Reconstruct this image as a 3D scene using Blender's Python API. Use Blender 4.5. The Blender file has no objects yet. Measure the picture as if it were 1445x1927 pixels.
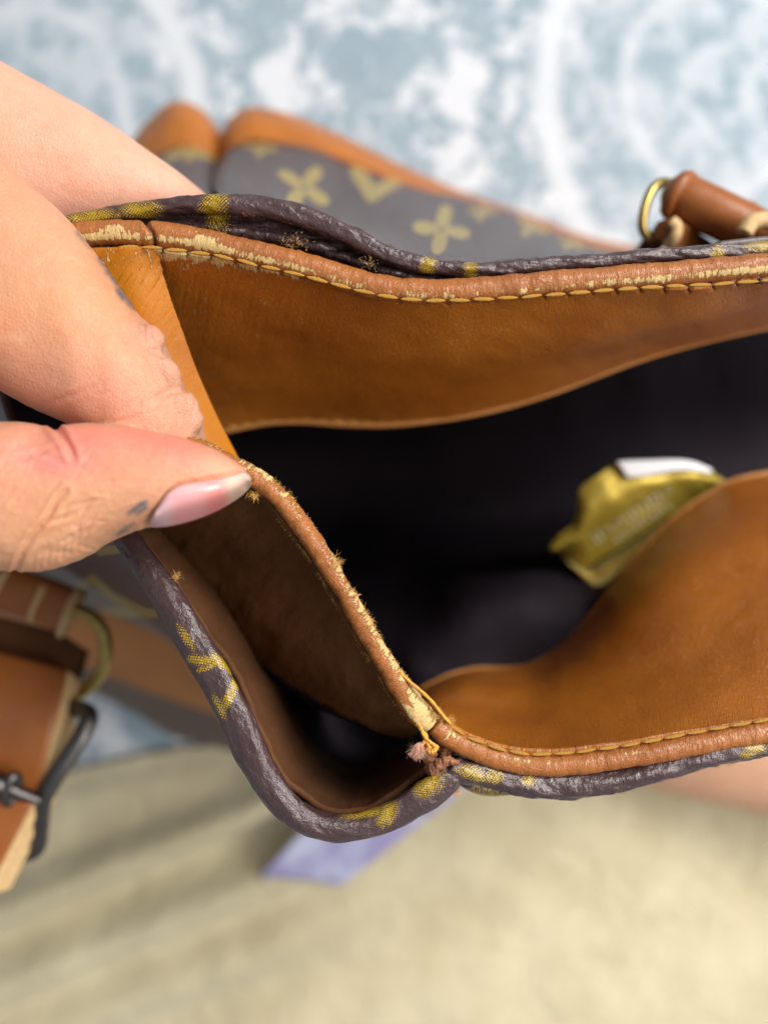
import bpy, math, random
import numpy as np
from mathutils import Vector, Matrix

random.seed(7); rng = np.random.default_rng(7)
sc = bpy.context.scene
COL = sc.collection

# ------------------------------------------------------------------ camera
CAM_Z = 0.36
PW, PH = 1445.0, 1927.0
K = 0.00069                        # metres across per photo pixel and metre of distance
cam = bpy.data.cameras.new('camera'); cam_o = bpy.data.objects.new('camera', cam); COL.objects.link(cam_o)
cam_o.location = (0, 0, CAM_Z)     # looks straight down
cam.sensor_fit = 'HORIZONTAL'; cam.sensor_width = 24.0
cam.lens = 24.0 / (K * PW)
cam.clip_start = 0.005; cam.clip_end = 20
cam.dof.use_dof = True; cam.dof.focus_distance = 0.1175
cam.dof.aperture_fstop = (cam.lens) / 3.7     # 3.7 mm wide aperture of a phone lens
sc.camera = cam_o

# ------------------------------------------------------------------ light
w = bpy.data.worlds.new('World'); sc.world = w; w.use_nodes = True
bg = w.node_tree.nodes['Background']; bg.inputs[0].default_value = (0.86, 0.92, 1.0, 1); bg.inputs[1].default_value = 0.32

def area(name, loc, target, size, power, color):
    l = bpy.data.lights.new(name, 'AREA'); l.shape = 'SQUARE'; l.size = size; l.energy = power; l.color = color
    o = bpy.data.objects.new(name, l); COL.objects.link(o); o.location = loc
    o.rotation_euler = (Vector(target) - Vector(loc)).to_track_quat('-Z', 'Y').to_euler()
    return o
area('window_light', (0.55, 0.52, 0.98), (0, 0, 0.15), 0.45, 14.0, (1.0, 0.97, 0.93))
area('fill_light', (0.84, -0.10, 1.00), (0, 0, 0.15), 0.55, 11.0, (1.0, 0.95, 0.88))  # added fill lamp, brightens the far leather facing

sc.view_settings.view_transform = 'Standard'; sc.view_settings.look = 'None'
sc.view_settings.exposure = 0.0; sc.view_settings.gamma = 1.0
sc.render.engine = 'CYCLES'
sc.cycles.use_denoising = True; sc.cycles.use_adaptive_sampling = True; sc.cycles.adaptive_threshold = 0.02
sc.cycles.max_bounces = 5; sc.cycles.diffuse_bounces = 3; sc.cycles.glossy_bounces = 2; sc.cycles.caustics_reflective = False; sc.cycles.caustics_refractive = False

# ------------------------------------------------------------------ helpers
def P(px, py, d):
    """point seen at photo pixel (px, py) at distance d below the camera plane"""
    return np.array([(px - PW/2) * K * d, -(py - PH/2) * K * d, CAM_Z - d])

def Pa(a):
    a = np.asarray(a, float); o = np.empty((*a.shape[:-1], 3))
    o[..., 0] = (a[..., 0] - PW/2) * K * a[..., 2]; o[..., 1] = -(a[..., 1] - PH/2) * K * a[..., 2]; o[..., 2] = CAM_Z - a[..., 2]
    return o

def to_px(V):
    d = CAM_Z - V[..., 2]
    return np.stack([V[..., 0]/(K*d) + PW/2, -V[..., 1]/(K*d) + PH/2], -1)

def spline(pts, n, m=24):
    """centripetal-ish Catmull-Rom through pts, resampled to n samples evenly by the first two coordinates' length"""
    p = np.asarray(pts, float)
    q = np.vstack([2*p[0]-p[1], p, 2*p[-1]-p[-2]])
    out = []
    for i in range(1, len(q)-2):
        t = np.linspace(0, 1, m, endpoint=False)[:, None]
        a, b, c, e = q[i-1], q[i], q[i+1], q[i+2]
        l0 = max(np.linalg.norm((b-a)[:2]), 1e-6); l1 = max(np.linalg.norm((c-b)[:2]), 1e-6); l2 = max(np.linalg.norm((e-c)[:2]), 1e-6)
        m1 = ((b-a)/l0*l1 + (c-b)) * 0.5; m2 = ((c-b) + (e-c)/l2*l1) * 0.5
        h00 = 2*t**3-3*t**2+1; h10 = t**3-2*t**2+t; h01 = -2*t**3+3*t**2; h11 = t**3-t**2
        out.append(h00*b + h10*m1 + h01*c + h11*m2)
    out.append(p[-1:]); out = np.vstack(out)
    s = np.r_[0, np.cumsum(np.linalg.norm(np.diff(out[:, :2], axis=0), axis=1))]
    u = np.linspace(0, s[-1], n)
    return np.stack([np.interp(u, s, out[:, k]) for k in range(out.shape[1])], 1)

def crow(rows, m):
    """rows: (k, n, c) -> smooth (m, n, c) interpolation across the rows"""
    r = np.asarray(rows, float); k = len(r)
    q = np.concatenate([[2*r[0]-r[1]], r, [2*r[-1]-r[-2]]])
    t = np.linspace(0, k-1, m); i = np.minimum(t.astype(int), k-2); f = (t-i)[:, None, None]
    a, b, c, e = q[i], q[i+1], q[i+2], q[i+3]
    return 0.5*((2*b) + (-a+c)*f + (2*a-5*b+4*c-e)*f**2 + (-a+3*b-3*c+e)*f**3)

def _hash(ix, iy, seed):
    n = (ix.astype(np.int64)*374761393 + iy.astype(np.int64)*668265263 + seed*982451653) & 0xffffffff
    n = ((n ^ (n >> 13)) * 1274126177) & 0xffffffff
    return ((n ^ (n >> 16)) & 0xffff) / 65535.0
def vnoise(x, y, seed=0):
    ix = np.floor(x); iy = np.floor(y); fx = x-ix; fy = y-iy
    fx = fx*fx*(3-2*fx); fy = fy*fy*(3-2*fy)
    a = _hash(ix, iy, seed); b = _hash(ix+1, iy, seed); c = _hash(ix, iy+1, seed); d = _hash(ix+1, iy+1, seed)
    return (a*(1-fx)+b*fx)*(1-fy) + (c*(1-fx)+d*fx)*fy
def fbm(x, y, seed=0, o=4):
    s = 0; a = 0.5
    for k in range(o):
        s = s + a*vnoise(x*2**k, y*2**k, seed+k*17); a *= 0.5
    return s
def sstep(a, b, x):
    t = np.clip((x-a)/(b-a), 0, 1); return t*t*(3-2*t)

def seg_dist(p, poly):
    """distance of points p (...,2) to a polyline, and the parameter along it"""
    poly = np.asarray(poly, float); best = np.full(p.shape[:-1], 1e9); par = np.zeros(p.shape[:-1])
    L = np.r_[0, np.cumsum(np.linalg.norm(np.diff(poly, axis=0), axis=1))]
    for i in range(len(poly)-1):
        a, b = poly[i], poly[i+1]; ab = b-a; l2 = (ab**2).sum()+1e-12
        t = np.clip(((p-a)*ab).sum(-1)/l2, 0, 1); dd = np.linalg.norm(p-(a+t[..., None]*ab), axis=-1)
        m = dd < best; best = np.where(m, dd, best); par = np.where(m, L[i]+t*math.sqrt(l2), par)
    return best, par/max(L[-1], 1e-9)

def link(o, parent=None):
    COL.objects.link(o)
    if parent is not None: o.parent = parent
    return o
def origin(parent):
    v = Vector((0, 0, 0))
    while parent is not None: v += parent.location; parent = parent.parent
    return np.array(v)

def mesh(name, V, F, mat, parent=None, smooth=True, uv=None, attrs=None, loc=None):
    off = origin(parent) if loc is None else np.asarray(loc, float)
    me = bpy.data.meshes.new(name)
    me.from_pydata((np.asarray(V)-off).tolist(), [], [list(map(int, f)) for f in F])
    if smooth: me.polygons.foreach_set('use_smooth', [True]*len(me.polygons))
    if uv is not None:
        l = me.uv_layers.new(name='UVMap'); idx = np.empty(len(me.loops), np.int32); me.loops.foreach_get('vertex_index', idx)
        l.data.foreach_set('uv', np.asarray(uv, np.float32)[idx].ravel())
    for k, a in (attrs or {}).items():
        a = np.asarray(a, np.float32)
        if a.ndim == 1:
            at = me.attributes.new(k, 'FLOAT', 'POINT'); at.data.foreach_set('value', a)
        else:
            at = me.attributes.new(k, 'FLOAT_COLOR', 'POINT'); at.data.foreach_set('color', np.c_[a, np.ones(len(a))].astype(np.float32).ravel())
    me.materials.append(mat); me.update()
    o = bpy.data.objects.new(name, me); link(o, parent)
    if loc is not None and parent is None: o.location = loc
    return o

def gridF(n, m, wrap=False):
    F = []
    for i in range(n-1):
        for j in range(m if wrap else m-1):
            k = (j+1) % m
            F.append((i*m+j, i*m+k, (i+1)*m+k, (i+1)*m+j))
    return F

def gnormals(V):
    du = np.gradient(V, axis=0); dv = np.gradient(V, axis=1)
    n = np.cross(du, dv); return n/np.maximum(np.linalg.norm(n, axis=-1, keepdims=True), 1e-12)

def sheet(name, V, mat, parent=None, thick=0.0, attrs=None, loc=None, uvV=None):
    """V (n,m,3) grid; uv in centimetres along the surface (u along columns, v down rows)"""
    n, m = V.shape[:2]
    u = np.zeros((n, m)); v = np.zeros((n, m))
    u[:, 1:] = np.cumsum(np.linalg.norm(np.diff(V, axis=1), axis=2), 1); v[1:] = np.cumsum(np.linalg.norm(np.diff(V, axis=0), axis=2), 0)
    u = np.broadcast_to(u.mean(0), (n, m)); v = np.broadcast_to(v.mean(1)[:, None], (n, m))
    uv = np.stack([u, v], -1).reshape(-1, 2)*100
    o = mesh(name, V.reshape(-1, 3), gridF(n, m), mat, parent, uv=uv, attrs={k: a.ravel() for k, a in (attrs or {}).items()}, loc=loc)
    if thick:
        s = o.modifiers.new('thickness', 'SOLIDIFY'); s.thickness = thick; s.offset = 0
    return o

def TA(n): return np.linspace(-0.5*np.pi, 1.5*np.pi, n, endpoint=False)   # profile angles, seam underneath

def tube_pts(C, a, b=None, ns=24, rot=0.0, power=1.0):
    """C (n,3) centre line; a lateral half-width, b vertical half-height (arrays or floats); returns (n, ns, 3)"""
    n = len(C); a = np.broadcast_to(a, n); b = a if b is None else np.broadcast_to(b, n); rot = np.broadcast_to(rot, n)
    T = np.gradient(C, axis=0); T /= np.linalg.norm(T, axis=1, keepdims=True)
    N1 = np.cross(T, np.array([0, 0, 1.0])); nn = np.linalg.norm(N1, axis=1, keepdims=True)
    N1 = np.where(nn > 0.05, N1/np.maximum(nn, 1e-9), np.array([1.0, 0, 0]))
    N2 = np.cross(N1, T); N2 /= np.linalg.norm(N2, axis=1, keepdims=True)
    th = TA(ns)
    c = np.sign(np.cos(th))*np.abs(np.cos(th))**power; s = np.sign(np.sin(th))*np.abs(np.sin(th))**power
    la = a[:, None]*c; lb = b[:, None]*s
    x = la*np.cos(rot)[:, None]-lb*np.sin(rot)[:, None]; y = la*np.sin(rot)[:, None]+lb*np.cos(rot)[:, None]
    return C[:, None] + N1[:, None]*x[..., None] + N2[:, None]*y[..., None]

def tube(name, V, mat, parent=None, attrs=None, caps=True, uvoff=0.0, loc=None):
    n, m = V.shape[:2]
    cen = V.mean(1); s = np.r_[0, np.cumsum(np.linalg.norm(np.diff(cen, axis=0), axis=1))]
    per = np.linalg.norm(V[n//2]-np.roll(V[n//2], 1, 0), axis=1).sum()
    uv = np.stack(np.broadcast_arrays(s[:, None]*100+uvoff, (np.linspace(0, per, m)*100)[None]), -1).reshape(-1, 2)
    VV = V.reshape(-1, 3); F = gridF(n, m, True); at = {k: a.ravel() for k, a in (attrs or {}).items()}
    if caps:
        b = len(VV); VV = np.vstack([VV, cen[0], cen[-1]]); uv = np.vstack([uv, uv[0], uv[-1]])
        for j in range(m):
            k = (j+1) % m
            F.append((b, k, j)); F.append((b+1, (n-1)*m+j, (n-1)*m+k))
        at = {k: np.r_[a, a[0], a[-1]] if a.ndim == 1 else a for k, a in at.items()}
    return mesh(name, VV, F, mat, parent, uv=uv, attrs=at, loc=loc)

def tag(o, label, cat, group=None):
    o['label'] = label; o['category'] = cat
    if group: o['group'] = group
    return o
def empty(name, loc):
    o = bpy.data.objects.new(name, None); COL.objects.link(o); o.location = loc; o.empty_display_size = 0.01; return o

# ------------------------------------------------------------------ materials
class NT:
    def __init__(s, name):
        s.m = bpy.data.materials.new(name); s.m.use_nodes = True; s.t = s.m.node_tree; s.b = s.t.nodes['Principled BSDF']
    def n(s, typ, ins=None, **kw):
        nd = s.t.nodes.new(typ)
        for k, v in kw.items(): setattr(nd, k, v)
        for k, v in (ins or {}).items():
            if hasattr(v, 'is_output'): s.t.links.new(v, nd.inputs[k])
            else: nd.inputs[k].default_value = v
        return nd
    def set(s, k, v):
        if hasattr(v, 'is_output'): s.t.links.new(v, s.b.inputs[k])
        else: s.b.inputs[k].default_value = v
    def math(s, op, a, b=0.0, clamp=False):
        return s.n('ShaderNodeMath', {0: a, 1: b}, operation=op, use_clamp=clamp).outputs[0]
    def mix(s, f, a, b):
        nd = s.n('ShaderNodeMix', data_type='RGBA')
        for i, v in ((0, f), (6, a), (7, b)):
            if hasattr(v, 'is_output'): s.t.links.new(v, nd.inputs[i])
            else: nd.inputs[i].default_value = v if i == 0 else (*v, 1)
        return nd.outputs[2]
    def ramp(s, f, lo, hi):
        return s.n('ShaderNodeMapRange', {0: f, 1: lo, 2: hi, 3: 0.0, 4: 1.0}, interpolation_type='SMOOTHSTEP').outputs[0]
    def attr(s, name): return s.n('ShaderNodeAttribute', attribute_name=name)
    def uv(s, sx=1, sy=1):
        tc = s.n('ShaderNodeTexCoord'); return s.n('ShaderNodeMapping', {0: tc.outputs['UV'], 3: (sx, sy, 1)}).outputs[0]
    def obj(s, sc=1):
        tc = s.n('ShaderNodeTexCoord'); return s.n('ShaderNodeMapping', {0: tc.outputs['Object'], 3: (sc, sc, sc)}).outputs[0]
    def noise(s, vec, scale, detail=3, rough=0.55, dist=0.0):
        return s.n('ShaderNodeTexNoise', {'Vector': vec, 'Scale': scale, 'Detail': detail, 'Roughness': rough, 'Distortion': dist}).outputs[0]
    def bump(s, h, dist, strength=1.0, prev=None):
        ins = {'Height': h, 'Distance': dist, 'Strength': strength}
        nd = s.n('ShaderNodeBump', ins)
        if prev is not None: s.t.links.new(prev, nd.inputs['Normal'])
        return nd.outputs[0]

def leather(name, base, base2, wear=True, rough=0.42, grain=1.0, spec=0.45, wearcol=(0.76, 0.53, 0.22), wr_s=(1.0, 0.45), wr_k=16.0):
    t = NT(name); uv = t.uv()
    mid = t.noise(uv, 5.0, 5, 0.65)
    big = t.noise(uv, 0.45, 3, 0.5); c = t.mix(t.ramp(big, 0.35, 0.7), base, base2)
    c = t.mix(t.math('MULTIPLY', t.ramp(mid, 0.5, 0.75), 0.14), c, tuple(x*0.55 for x in base))
    gr = t.n('ShaderNodeTexVoronoi', {'Vector': t.uv(1, 0.7), 'Scale': 24.0, 'Randomness': 1.0}, feature='DISTANCE_TO_EDGE').outputs[0]
    wr = t.noise(t.uv(*wr_s), wr_k, 4, 0.62, 0.6)
    h = t.math('MULTIPLY', t.math('ADD', t.math('MULTIPLY', t.ramp(gr, 0.0, 0.12), 0.30), wr), 0.00024*grain)
    rg = t.math('ADD', t.math('MULTIPLY', mid, 0.25), rough-0.12)
    if wear:
        at = t.attr('wear').outputs['Fac']
        sw = t.noise(t.uv(1.0, 0.20), 22.0, 5, 0.72, 0.5)
        sw2 = t.noise(t.uv(1.0, 0.8), 4.5, 3, 0.6)
        m = t.math('ADD', t.math('MULTIPLY', sw, 0.62), t.math('MULTIPLY', sw2, 0.38))
        m = t.math('ADD', m, t.math('MULTIPLY', t.math('SUBTRACT', at, 1.0), 0.30))
        m = t.ramp(m, 0.455, 0.49)
        wc = t.mix(t.noise(uv, 34.0, 3), tuple(x*0.62 for x in wearcol), tuple(min(1, x*1.18) for x in wearcol))
        c = t.mix(m, c, wc)
        rg = t.math('ADD', rg, t.math('MULTIPLY', m, 0.4))
        h = t.math('ADD', h, t.math('MULTIPLY', t.math('MULTIPLY', m, t.math('ADD', 0.3, t.noise(uv, 60.0, 2, 0.7))), -0.00016))
    dk = t.attr('dark').outputs['Fac']
    c = t.mix(dk, c, (0.035, 0.014, 0.006))
    t.set('Base Color', c); t.set('Roughness', rg); t.set('Normal', t.bump(h, 1.0, 1.0)); t.set('Specular IOR Level', spec)
    return t.m

def canvas(name, base=(0.060, 0.032, 0.033), yellow=(0.42, 0.27, 0.010), rough=0.33, bumpy=0.38, spec=0.75, soft=False):
    t = NT(name); uv = t.uv()
    n1 = t.noise(uv, 2.5, 3); c = t.mix(n1, tuple(x*0.72 for x in base), tuple(x*1.3 for x in base))
    pr = t.attr('print').outputs['Fac']
    brk = t.noise(t.uv(1.0, 1.0), 9.0, 5, 0.72)
    pm = t.math('ADD', pr, t.math('MULTIPLY', t.math('SUBTRACT', brk, 0.5), 0.6 if soft else 1.5))
    if soft: pm = t.ramp(pm, 0.38, 0.56)
    if soft:
        yl = t.mix(t.noise(uv, 8.0, 3), tuple(x*0.75 for x in yellow), tuple(x*1.2 for x in yellow)); wv = None
    else:
        wob = t.n('ShaderNodeVectorMath', {0: t.uv(120, 120), 1: t.n('ShaderNodeTexNoise', {'Vector': uv, 'Scale': 5.0, 'Detail': 2.0}).outputs[1]}, operation='MULTIPLY_ADD')
        wob.inputs[1].default_value = (1, 1, 1)
        nz = t.n('ShaderNodeTexNoise', {'Vector': uv, 'Scale': 7.0, 'Detail': 2.0}).outputs[1]
        sc8 = t.n('ShaderNodeVectorMath', {0: nz}, operation='SCALE'); sc8.inputs['Scale'].default_value = 9.0
        add = t.n('ShaderNodeVectorMath', {0: t.uv(120, 120), 1: sc8.outputs[0]}, operation='ADD')
        t.t.nodes.remove(wob)
        sep = t.n('ShaderNodeSeparateXYZ', {0: add.outputs[0]})
        s1 = t.math('SINE', t.math('ADD', sep.outputs[0], sep.outputs[1])); s2 = t.math('SINE', t.math('SUBTRACT', sep.outputs[0], sep.outputs[1]))
        wv = t.math('MULTIPLY', t.math('ADD', t.math('MAXIMUM', s1, s2), 1.0), 0.5)
        yl = t.mix(t.math('MULTIPLY', t.ramp(wv, 0.45, 0.95), 0.8), tuple(x*1.2 for x in yellow), tuple(x*0.25 for x in yellow))
        pm = t.ramp(t.math('SUBTRACT', pm, t.math('MULTIPLY', t.math('SUBTRACT', wv, 0.6), 0.9)), 0.40, 0.62); pm = t.math('MULTIPLY', pm, t.ramp(pr, 0.18, 0.42))
    c = t.mix(t.math('MULTIPLY', pm, 0.85 if soft else 1.0), c, yl)
    rg = t.math('ADD', t.math('MULTIPLY', n1, 0.2), rough-0.1)
    hn = t.noise(t.uv(0.9, 1.3), 8.0, 4, 0.6, 0.35)
    h = t.math('MULTIPLY', hn, 0.0008*bumpy)
    if not soft:
        sc_ = t.attr('scuff').outputs['Fac']
        sm = t.ramp(t.math('ADD', t.noise(uv, 14.0, 5, 0.75), t.math('SUBTRACT', t.math('MULTIPLY', sc_, 0.62), 0.62)), 0.48, 0.56)
        c = t.mix(sm, c, (0.48, 0.21, 0.07)); rg = t.math('ADD', rg, t.math('MULTIPLY', sm, 0.3))
        h = t.math('ADD', h, t.math('MULTIPLY', wv, 0.000004))
        h = t.math('ADD', h, t.math('MULTIPLY', t.noise(t.uv(1.0, 0.5), 22.0, 3, 0.6), 0.00008))
    t.set('Base Color', c); t.set('Roughness', rg); t.set('Normal', t.bump(h, 1.0, 1.0)); t.set('Specular IOR Level', spec)
    return t.m

def plain(name, col, rough=0.5, metal=0.0, var=0.3, scale=40.0, bump=0.0, spec=0.5, bscale=None, sheen=0.0):
    t = NT(name); o = t.obj(1.0)
    n = t.noise(o, scale*10, 4, 0.6)
    c = t.mix(n, tuple(x*(1-var) for x in col), tuple(min(1, x*(1+var)) for x in col))
    t.set('Base Color', c); t.set('Roughness', rough); t.set('Metallic', metal); t.set('Specular IOR Level', spec)
    if sheen: t.set('Sheen Weight', sheen); t.set('Sheen Roughness', 0.4)
    if bump: t.set('Normal', t.bump(t.noise(o, (bscale or scale)*10, 4, 0.6), bump, 1.0))
    return t.m

M = {}
M['band'] = leather('tan_leather', (0.43, 0.136, 0.011), (0.35, 0.102, 0.009), wear=True, rough=0.30, grain=0.75, spec=0.55)
M['roll'] = leather('rolled_tan_leather', (0.37, 0.125, 0.028), (0.30, 0.094, 0.019), wear=True, rough=0.33, grain=0.55, wr_s=(1.0, 0.3), spec=0.55)
M['amber'] = leather('amber_leather', (0.42, 0.140, 0.003), (0.33, 0.098, 0.005), wear=True, rough=0.45, grain=0.3, spec=0.3)
M['flesh'] = leather('brown_leather_back', (0.16, 0.066, 0.023), (0.11, 0.044, 0.016), wear=False, rough=0.85, grain=0.4, spec=0.1)
M['trim'] = leather('orange_leather_trim', (0.46, 0.150, 0.020), (0.38, 0.118, 0.018), wear=False, rough=0.5, grain=0.3)
M['handle'] = leather('brown_handle_leather', (0.32, 0.102, 0.022), (0.25, 0.075, 0.016), wear=False, rough=0.30, grain=0.3)
M['edge'] = leather('pale_facing_edge', (0.52, 0.23, 0.065), (0.42, 0.17, 0.045), wear=False, rough=0.5, grain=0.3)
M['rim'] = canvas('coated_canvas_rim')
M['canvas'] = canvas('coated_canvas', base=(0.064, 0.039, 0.039), yellow=(0.36, 0.26, 0.06), rough=0.44, bumpy=0.2, spec=0.8, soft=True)
M['stitch'] = plain('waxed_thread', (0.64, 0.32, 0.045), 0.6, bump=0.0002, scale=300, var=0.35)
M['fibre'] = plain('leather_fibre', (0.72, 0.42, 0.12), 0.8, var=0.35, scale=200)
M['pink_fibre'] = plain('pale_thread_fibre', (0.72, 0.42, 0.30), 0.8, var=0.3, scale=200)
M['rawedge'] = plain('raw_leather_edge', (0.60, 0.40, 0.19), 0.75, var=0.35, scale=60, bump=0.0003)
M['lining'] = plain('black_nylon_lining', (0.018, 0.013, 0.018), 0.7, var=0.12, scale=60, spec=0.12, bump=0.0002, bscale=60)
M['brass'] = plain('aged_brass', (0.42, 0.31, 0.10), 0.32, metal=1.0, var=0.25, scale=30)
M['steel'] = plain('dull_steel', (0.13, 0.12, 0.115), 0.40, metal=1.0, var=0.25, scale=30)
M['white'] = plain('white_paper', (0.85, 0.85, 0.88), 0.6, var=0.05)

# ------------------------------------------------------------------ setting: patterned cloth
def g2(px, py): p = P(px, py, CAM_Z); return float(p[0]), float(p[1])
def make_blue():
    t = NT('blue_white_patterned_cotton'); tc = t.n('ShaderNodeTexCoord'); pos = tc.outputs['Object']
    wob = t.noise(pos, 26.0, 3, 0.5)
    sep = t.n('ShaderNodeSeparateXYZ', {0: pos}); X, Y = sep.outputs[0], sep.outputs[1]
    x0, _ = g2(698, 0)
    mx = t.math('ABSOLUTE', t.math('SUBTRACT', X, x0))
    mv = t.n('ShaderNodeCombineXYZ', {0: mx, 1: Y, 2: 0.0}).outputs[0]
    fl = t.noise(mv, 38.0, 5, 0.6, 0.7)
    fine = t.noise(pos, 160.0, 4, 0.7)
    fl2 = t.math('ADD', fl, t.math('MULTIPLY', t.math('SUBTRACT', fine, 0.5), 0.7))
    floral = t.ramp(fl2, 0.38, 0.55)                       # 1 = blue
    def dist(cx, cy, sy=1.0):
        dx = t.math('SUBTRACT', X, cx); dy = t.math('MULTIPLY', t.math('SUBTRACT', Y, cy), sy)
        d = t.math('SQRT', t.math('ADD', t.math('MULTIPLY', dx, dx), t.math('MULTIPLY', dy, dy)))
        return t.math('ADD', d, t.math('MULTIPLY', t.math('SUBTRACT', wob, 0.5), 0.010))
    u = K*CAM_Z
    def ring(d, r, w):                                     # white line of half-width w at radius r
        return t.math('SUBTRACT', 1.0, t.ramp(t.math('ABSOLUTE', t.math('SUBTRACT', d, r)), w*0.1, w*1.3))
    blue = floral
    for (cx, cy, r1, r2, r3) in ((1345, 165, 318, 165, 60), (50, 250, 320, 190, 70)):
        wx, wy = g2(cx, cy); d = dist(wx, wy, 0.8)
        inside = t.math('SUBTRACT', 1.0, t.ramp(d, (r1-62)*u, (r1-38)*u))
        leaf = t.ramp(t.math('ADD', t.noise(pos, 60.0, 4, 0.6, 0.5), t.math('MULTIPLY', t.math('SUBTRACT', fine, 0.5), 0.3)), 0.30, 0.62)
        blue = t.math('ADD', t.math('MULTIPLY', blue, t.math('SUBTRACT', 1.0, inside)), t.math('MULTIPLY', t.math('MAXIMUM', leaf, 0.45), inside))
        for rr, ww, k in ((r1, 34, 0.95), (r2, 20, 0.6), (r3, 14, 0.25)):
            blue = t.math('MULTIPLY', blue, t.math('SUBTRACT', 1.0, t.math('MULTIPLY', ring(d, rr*u, ww*u), k)))
    tone = t.mix(t.noise(pos, 38.0, 3), (0.17, 0.29, 0.38), (0.31, 0.43, 0.50))
    c = t.mix(t.math('MULTIPLY', blue, 0.78), (0.80, 0.83, 0.88), tone)
    sp = t.n('ShaderNodeSeparateXYZ', {0: pos}); wv = t.math('MULTIPLY', t.math('SINE', t.math('MULTIPLY', sp.outputs[0], 5200.0)), t.math('SINE', t.math('MULTIPLY', sp.outputs[1], 5200.0)))
    t.set('Base Color', c); t.set('Roughness', 0.9); t.set('Specular IOR Level', 0.1)
    t.set('Normal', t.bump(t.math('ADD', wv, t.noise(pos, 30.0, 3)), 0.0006, 0.6)); return t.m
xs = np.linspace(-0.9, 0.9, 121); X, Y = np.meshgrid(xs, xs)
Zg = (fbm(X*9+40, Y*9+40, 3)-0.5)*0.006
Vg = np.stack([X, Y, Zg], -1)
blanket = sheet('patterned_cloth', Vg, make_blue()); blanket['kind'] = 'structure'; blanket['label'] = 'blue and white medallion patterned cotton cloth under everything'

# ------------------------------------------------------------------ beige flannel cloth
def make_beige():
    t = NT('beige_flannel'); o = t.obj()
    n = t.noise(o, 22.0, 5, 0.6, 0.4); n2 = t.noise(o, 120.0, 4, 0.7)
    c = t.mix(t.ramp(n, 0.3, 0.7), (0.57, 0.50, 0.325), (0.70, 0.63, 0.43))
    c = t.mix(t.math('MULTIPLY', n2, 0.35), c, (0.45, 0.36, 0.22))
    t.set('Base Color', c); t.set('Roughness', 0.95); t.set('Specular IOR Level', 0.05); t.set('Sheen Weight', 0.25)
    t.set('Normal', t.bump(t.noise(o, 260.0, 4, 0.7), 0.0008, 0.7, t.bump(t.noise(o, 55.0, 4, 0.55, 0.5), 0.0035, 0.8))); return t.m
nx, ny = 200, 150
edge = spline([(-420, 1560), (-150, 1490), (60, 1462), (200, 1432), (340, 1404), (480, 1392), (700, 1330), (950, 1290), (1250, 1290), (1500, 1310), (1900, 1350)], nx)
V = np.zeros((ny, nx, 3))
for j in range(ny):
    f = j/(ny-1)
    px = edge[:, 0]; py = edge[:, 1] + f*(2600-edge[:, 1])
    V[j] = Pa(np.stack([px, py, np.full(nx, CAM_Z)], -1))
x, y = V[..., 0], V[..., 1]
ridge = lambda ang, off, wd, amp: amp*np.exp(-((x*math.cos(ang)+y*math.sin(ang)-off)/wd)**2)
hgt = 0.006 + (fbm(x*16+9, y*16+3, 5)-0.5)*0.010
a_ = math.radians(112)
for off, wd, amp in ((-0.100, 0.008, 0.014), (-0.130, 0.010, 0.016), (-0.158, 0.012, 0.014), (-0.2, 0.02, 0.010)):
    hgt += ridge(a_, off, wd, amp)*sstep(0.02, -0.06, x)
ff = np.linspace(0, 1, ny)[:, None]
V[..., 2] = hgt*sstep(0, 0.05, ff) + 0.004
beige = sheet('flannel_cloth', V, make_beige(), thick=0.0016, loc=P(700, 1750, CAM_Z))
tag(beige, 'crumpled beige flannel cloth spread below the bag', 'cloth')

# lilac card lying on the cloth
def make_lilac():
    t = NT('lilac_print'); o = t.obj(); n = t.noise(o, 45.0, 3, 0.5, 0.6)
    c = t.mix(t.ramp(n, 0.35, 0.65), (0.38, 0.34, 0.60), (0.62, 0.66, 0.85))
    t.set('Base Color', c); t.set('Roughness', 0.45); return t.m
dC = CAM_Z-0.032
row = lambda a, b, n=20: np.linspace(a, b, n)
top = np.stack([row(590, 905), row(1540, 1462), np.full(20, dC-0.004)], -1); bot = np.stack([row(488, 640), row(1652, 1668), np.full(20, dC)], -1)
bot[:, 1] -= np.sin(np.linspace(0, np.pi, 20))*4
mid = (top+bot)/2; mid[:, 2] -= 0.003
V = Pa(crow([top, mid, bot], 14))
card = sheet('paper_card', V, make_lilac(), thick=0.0006, loc=P(650, 1600, dC))
tag(card, 'small lilac and white printed card half under the bag', 'card')

# ------------------------------------------------------------------ leg at the lower right
def skin_mat(name):
    t = NT(name); at = t.attr('skin').outputs['Color']; o = t.obj()
    n = t.noise(o, 900.0, 4, 0.65); n2 = t.noise(o, 160.0, 4, 0.6)
    c = t.mix(t.math('MULTIPLY', t.ramp(n2, 0.4, 0.75), 0.34), at, (0.60, 0.22, 0.12))
    c = t.mix(t.math('MULTIPLY', t.ramp(t.noise(o, 420.0, 3, 0.6), 0.5, 0.8), 0.25), c, (0.72, 0.46, 0.32))
    t.set('Base Color', c)
    t.set('Subsurface Weight', 0.35); t.set('Subsurface Radius', (1.0, 0.35, 0.2)); t.set('Subsurface Scale', 0.0022)
    vr = t.n('ShaderNodeTexVoronoi', {'Vector': o, 'Scale': 2000.0}, feature='DISTANCE_TO_EDGE').outputs[0]
    h = t.math('ADD', t.math('MULTIPLY', t.ramp(vr, 0.0, 0.25), 0.5), n)
    t.set('Normal', t.bump(h, 0.00009, 1.0)); t.set('Roughness', t.math('ADD', 0.40, t.math('MULTIPLY', n2, 0.15))); t.set('Specular IOR Level', 0.4)
    return t.m
M['skin'] = skin_mat('skin')
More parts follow.
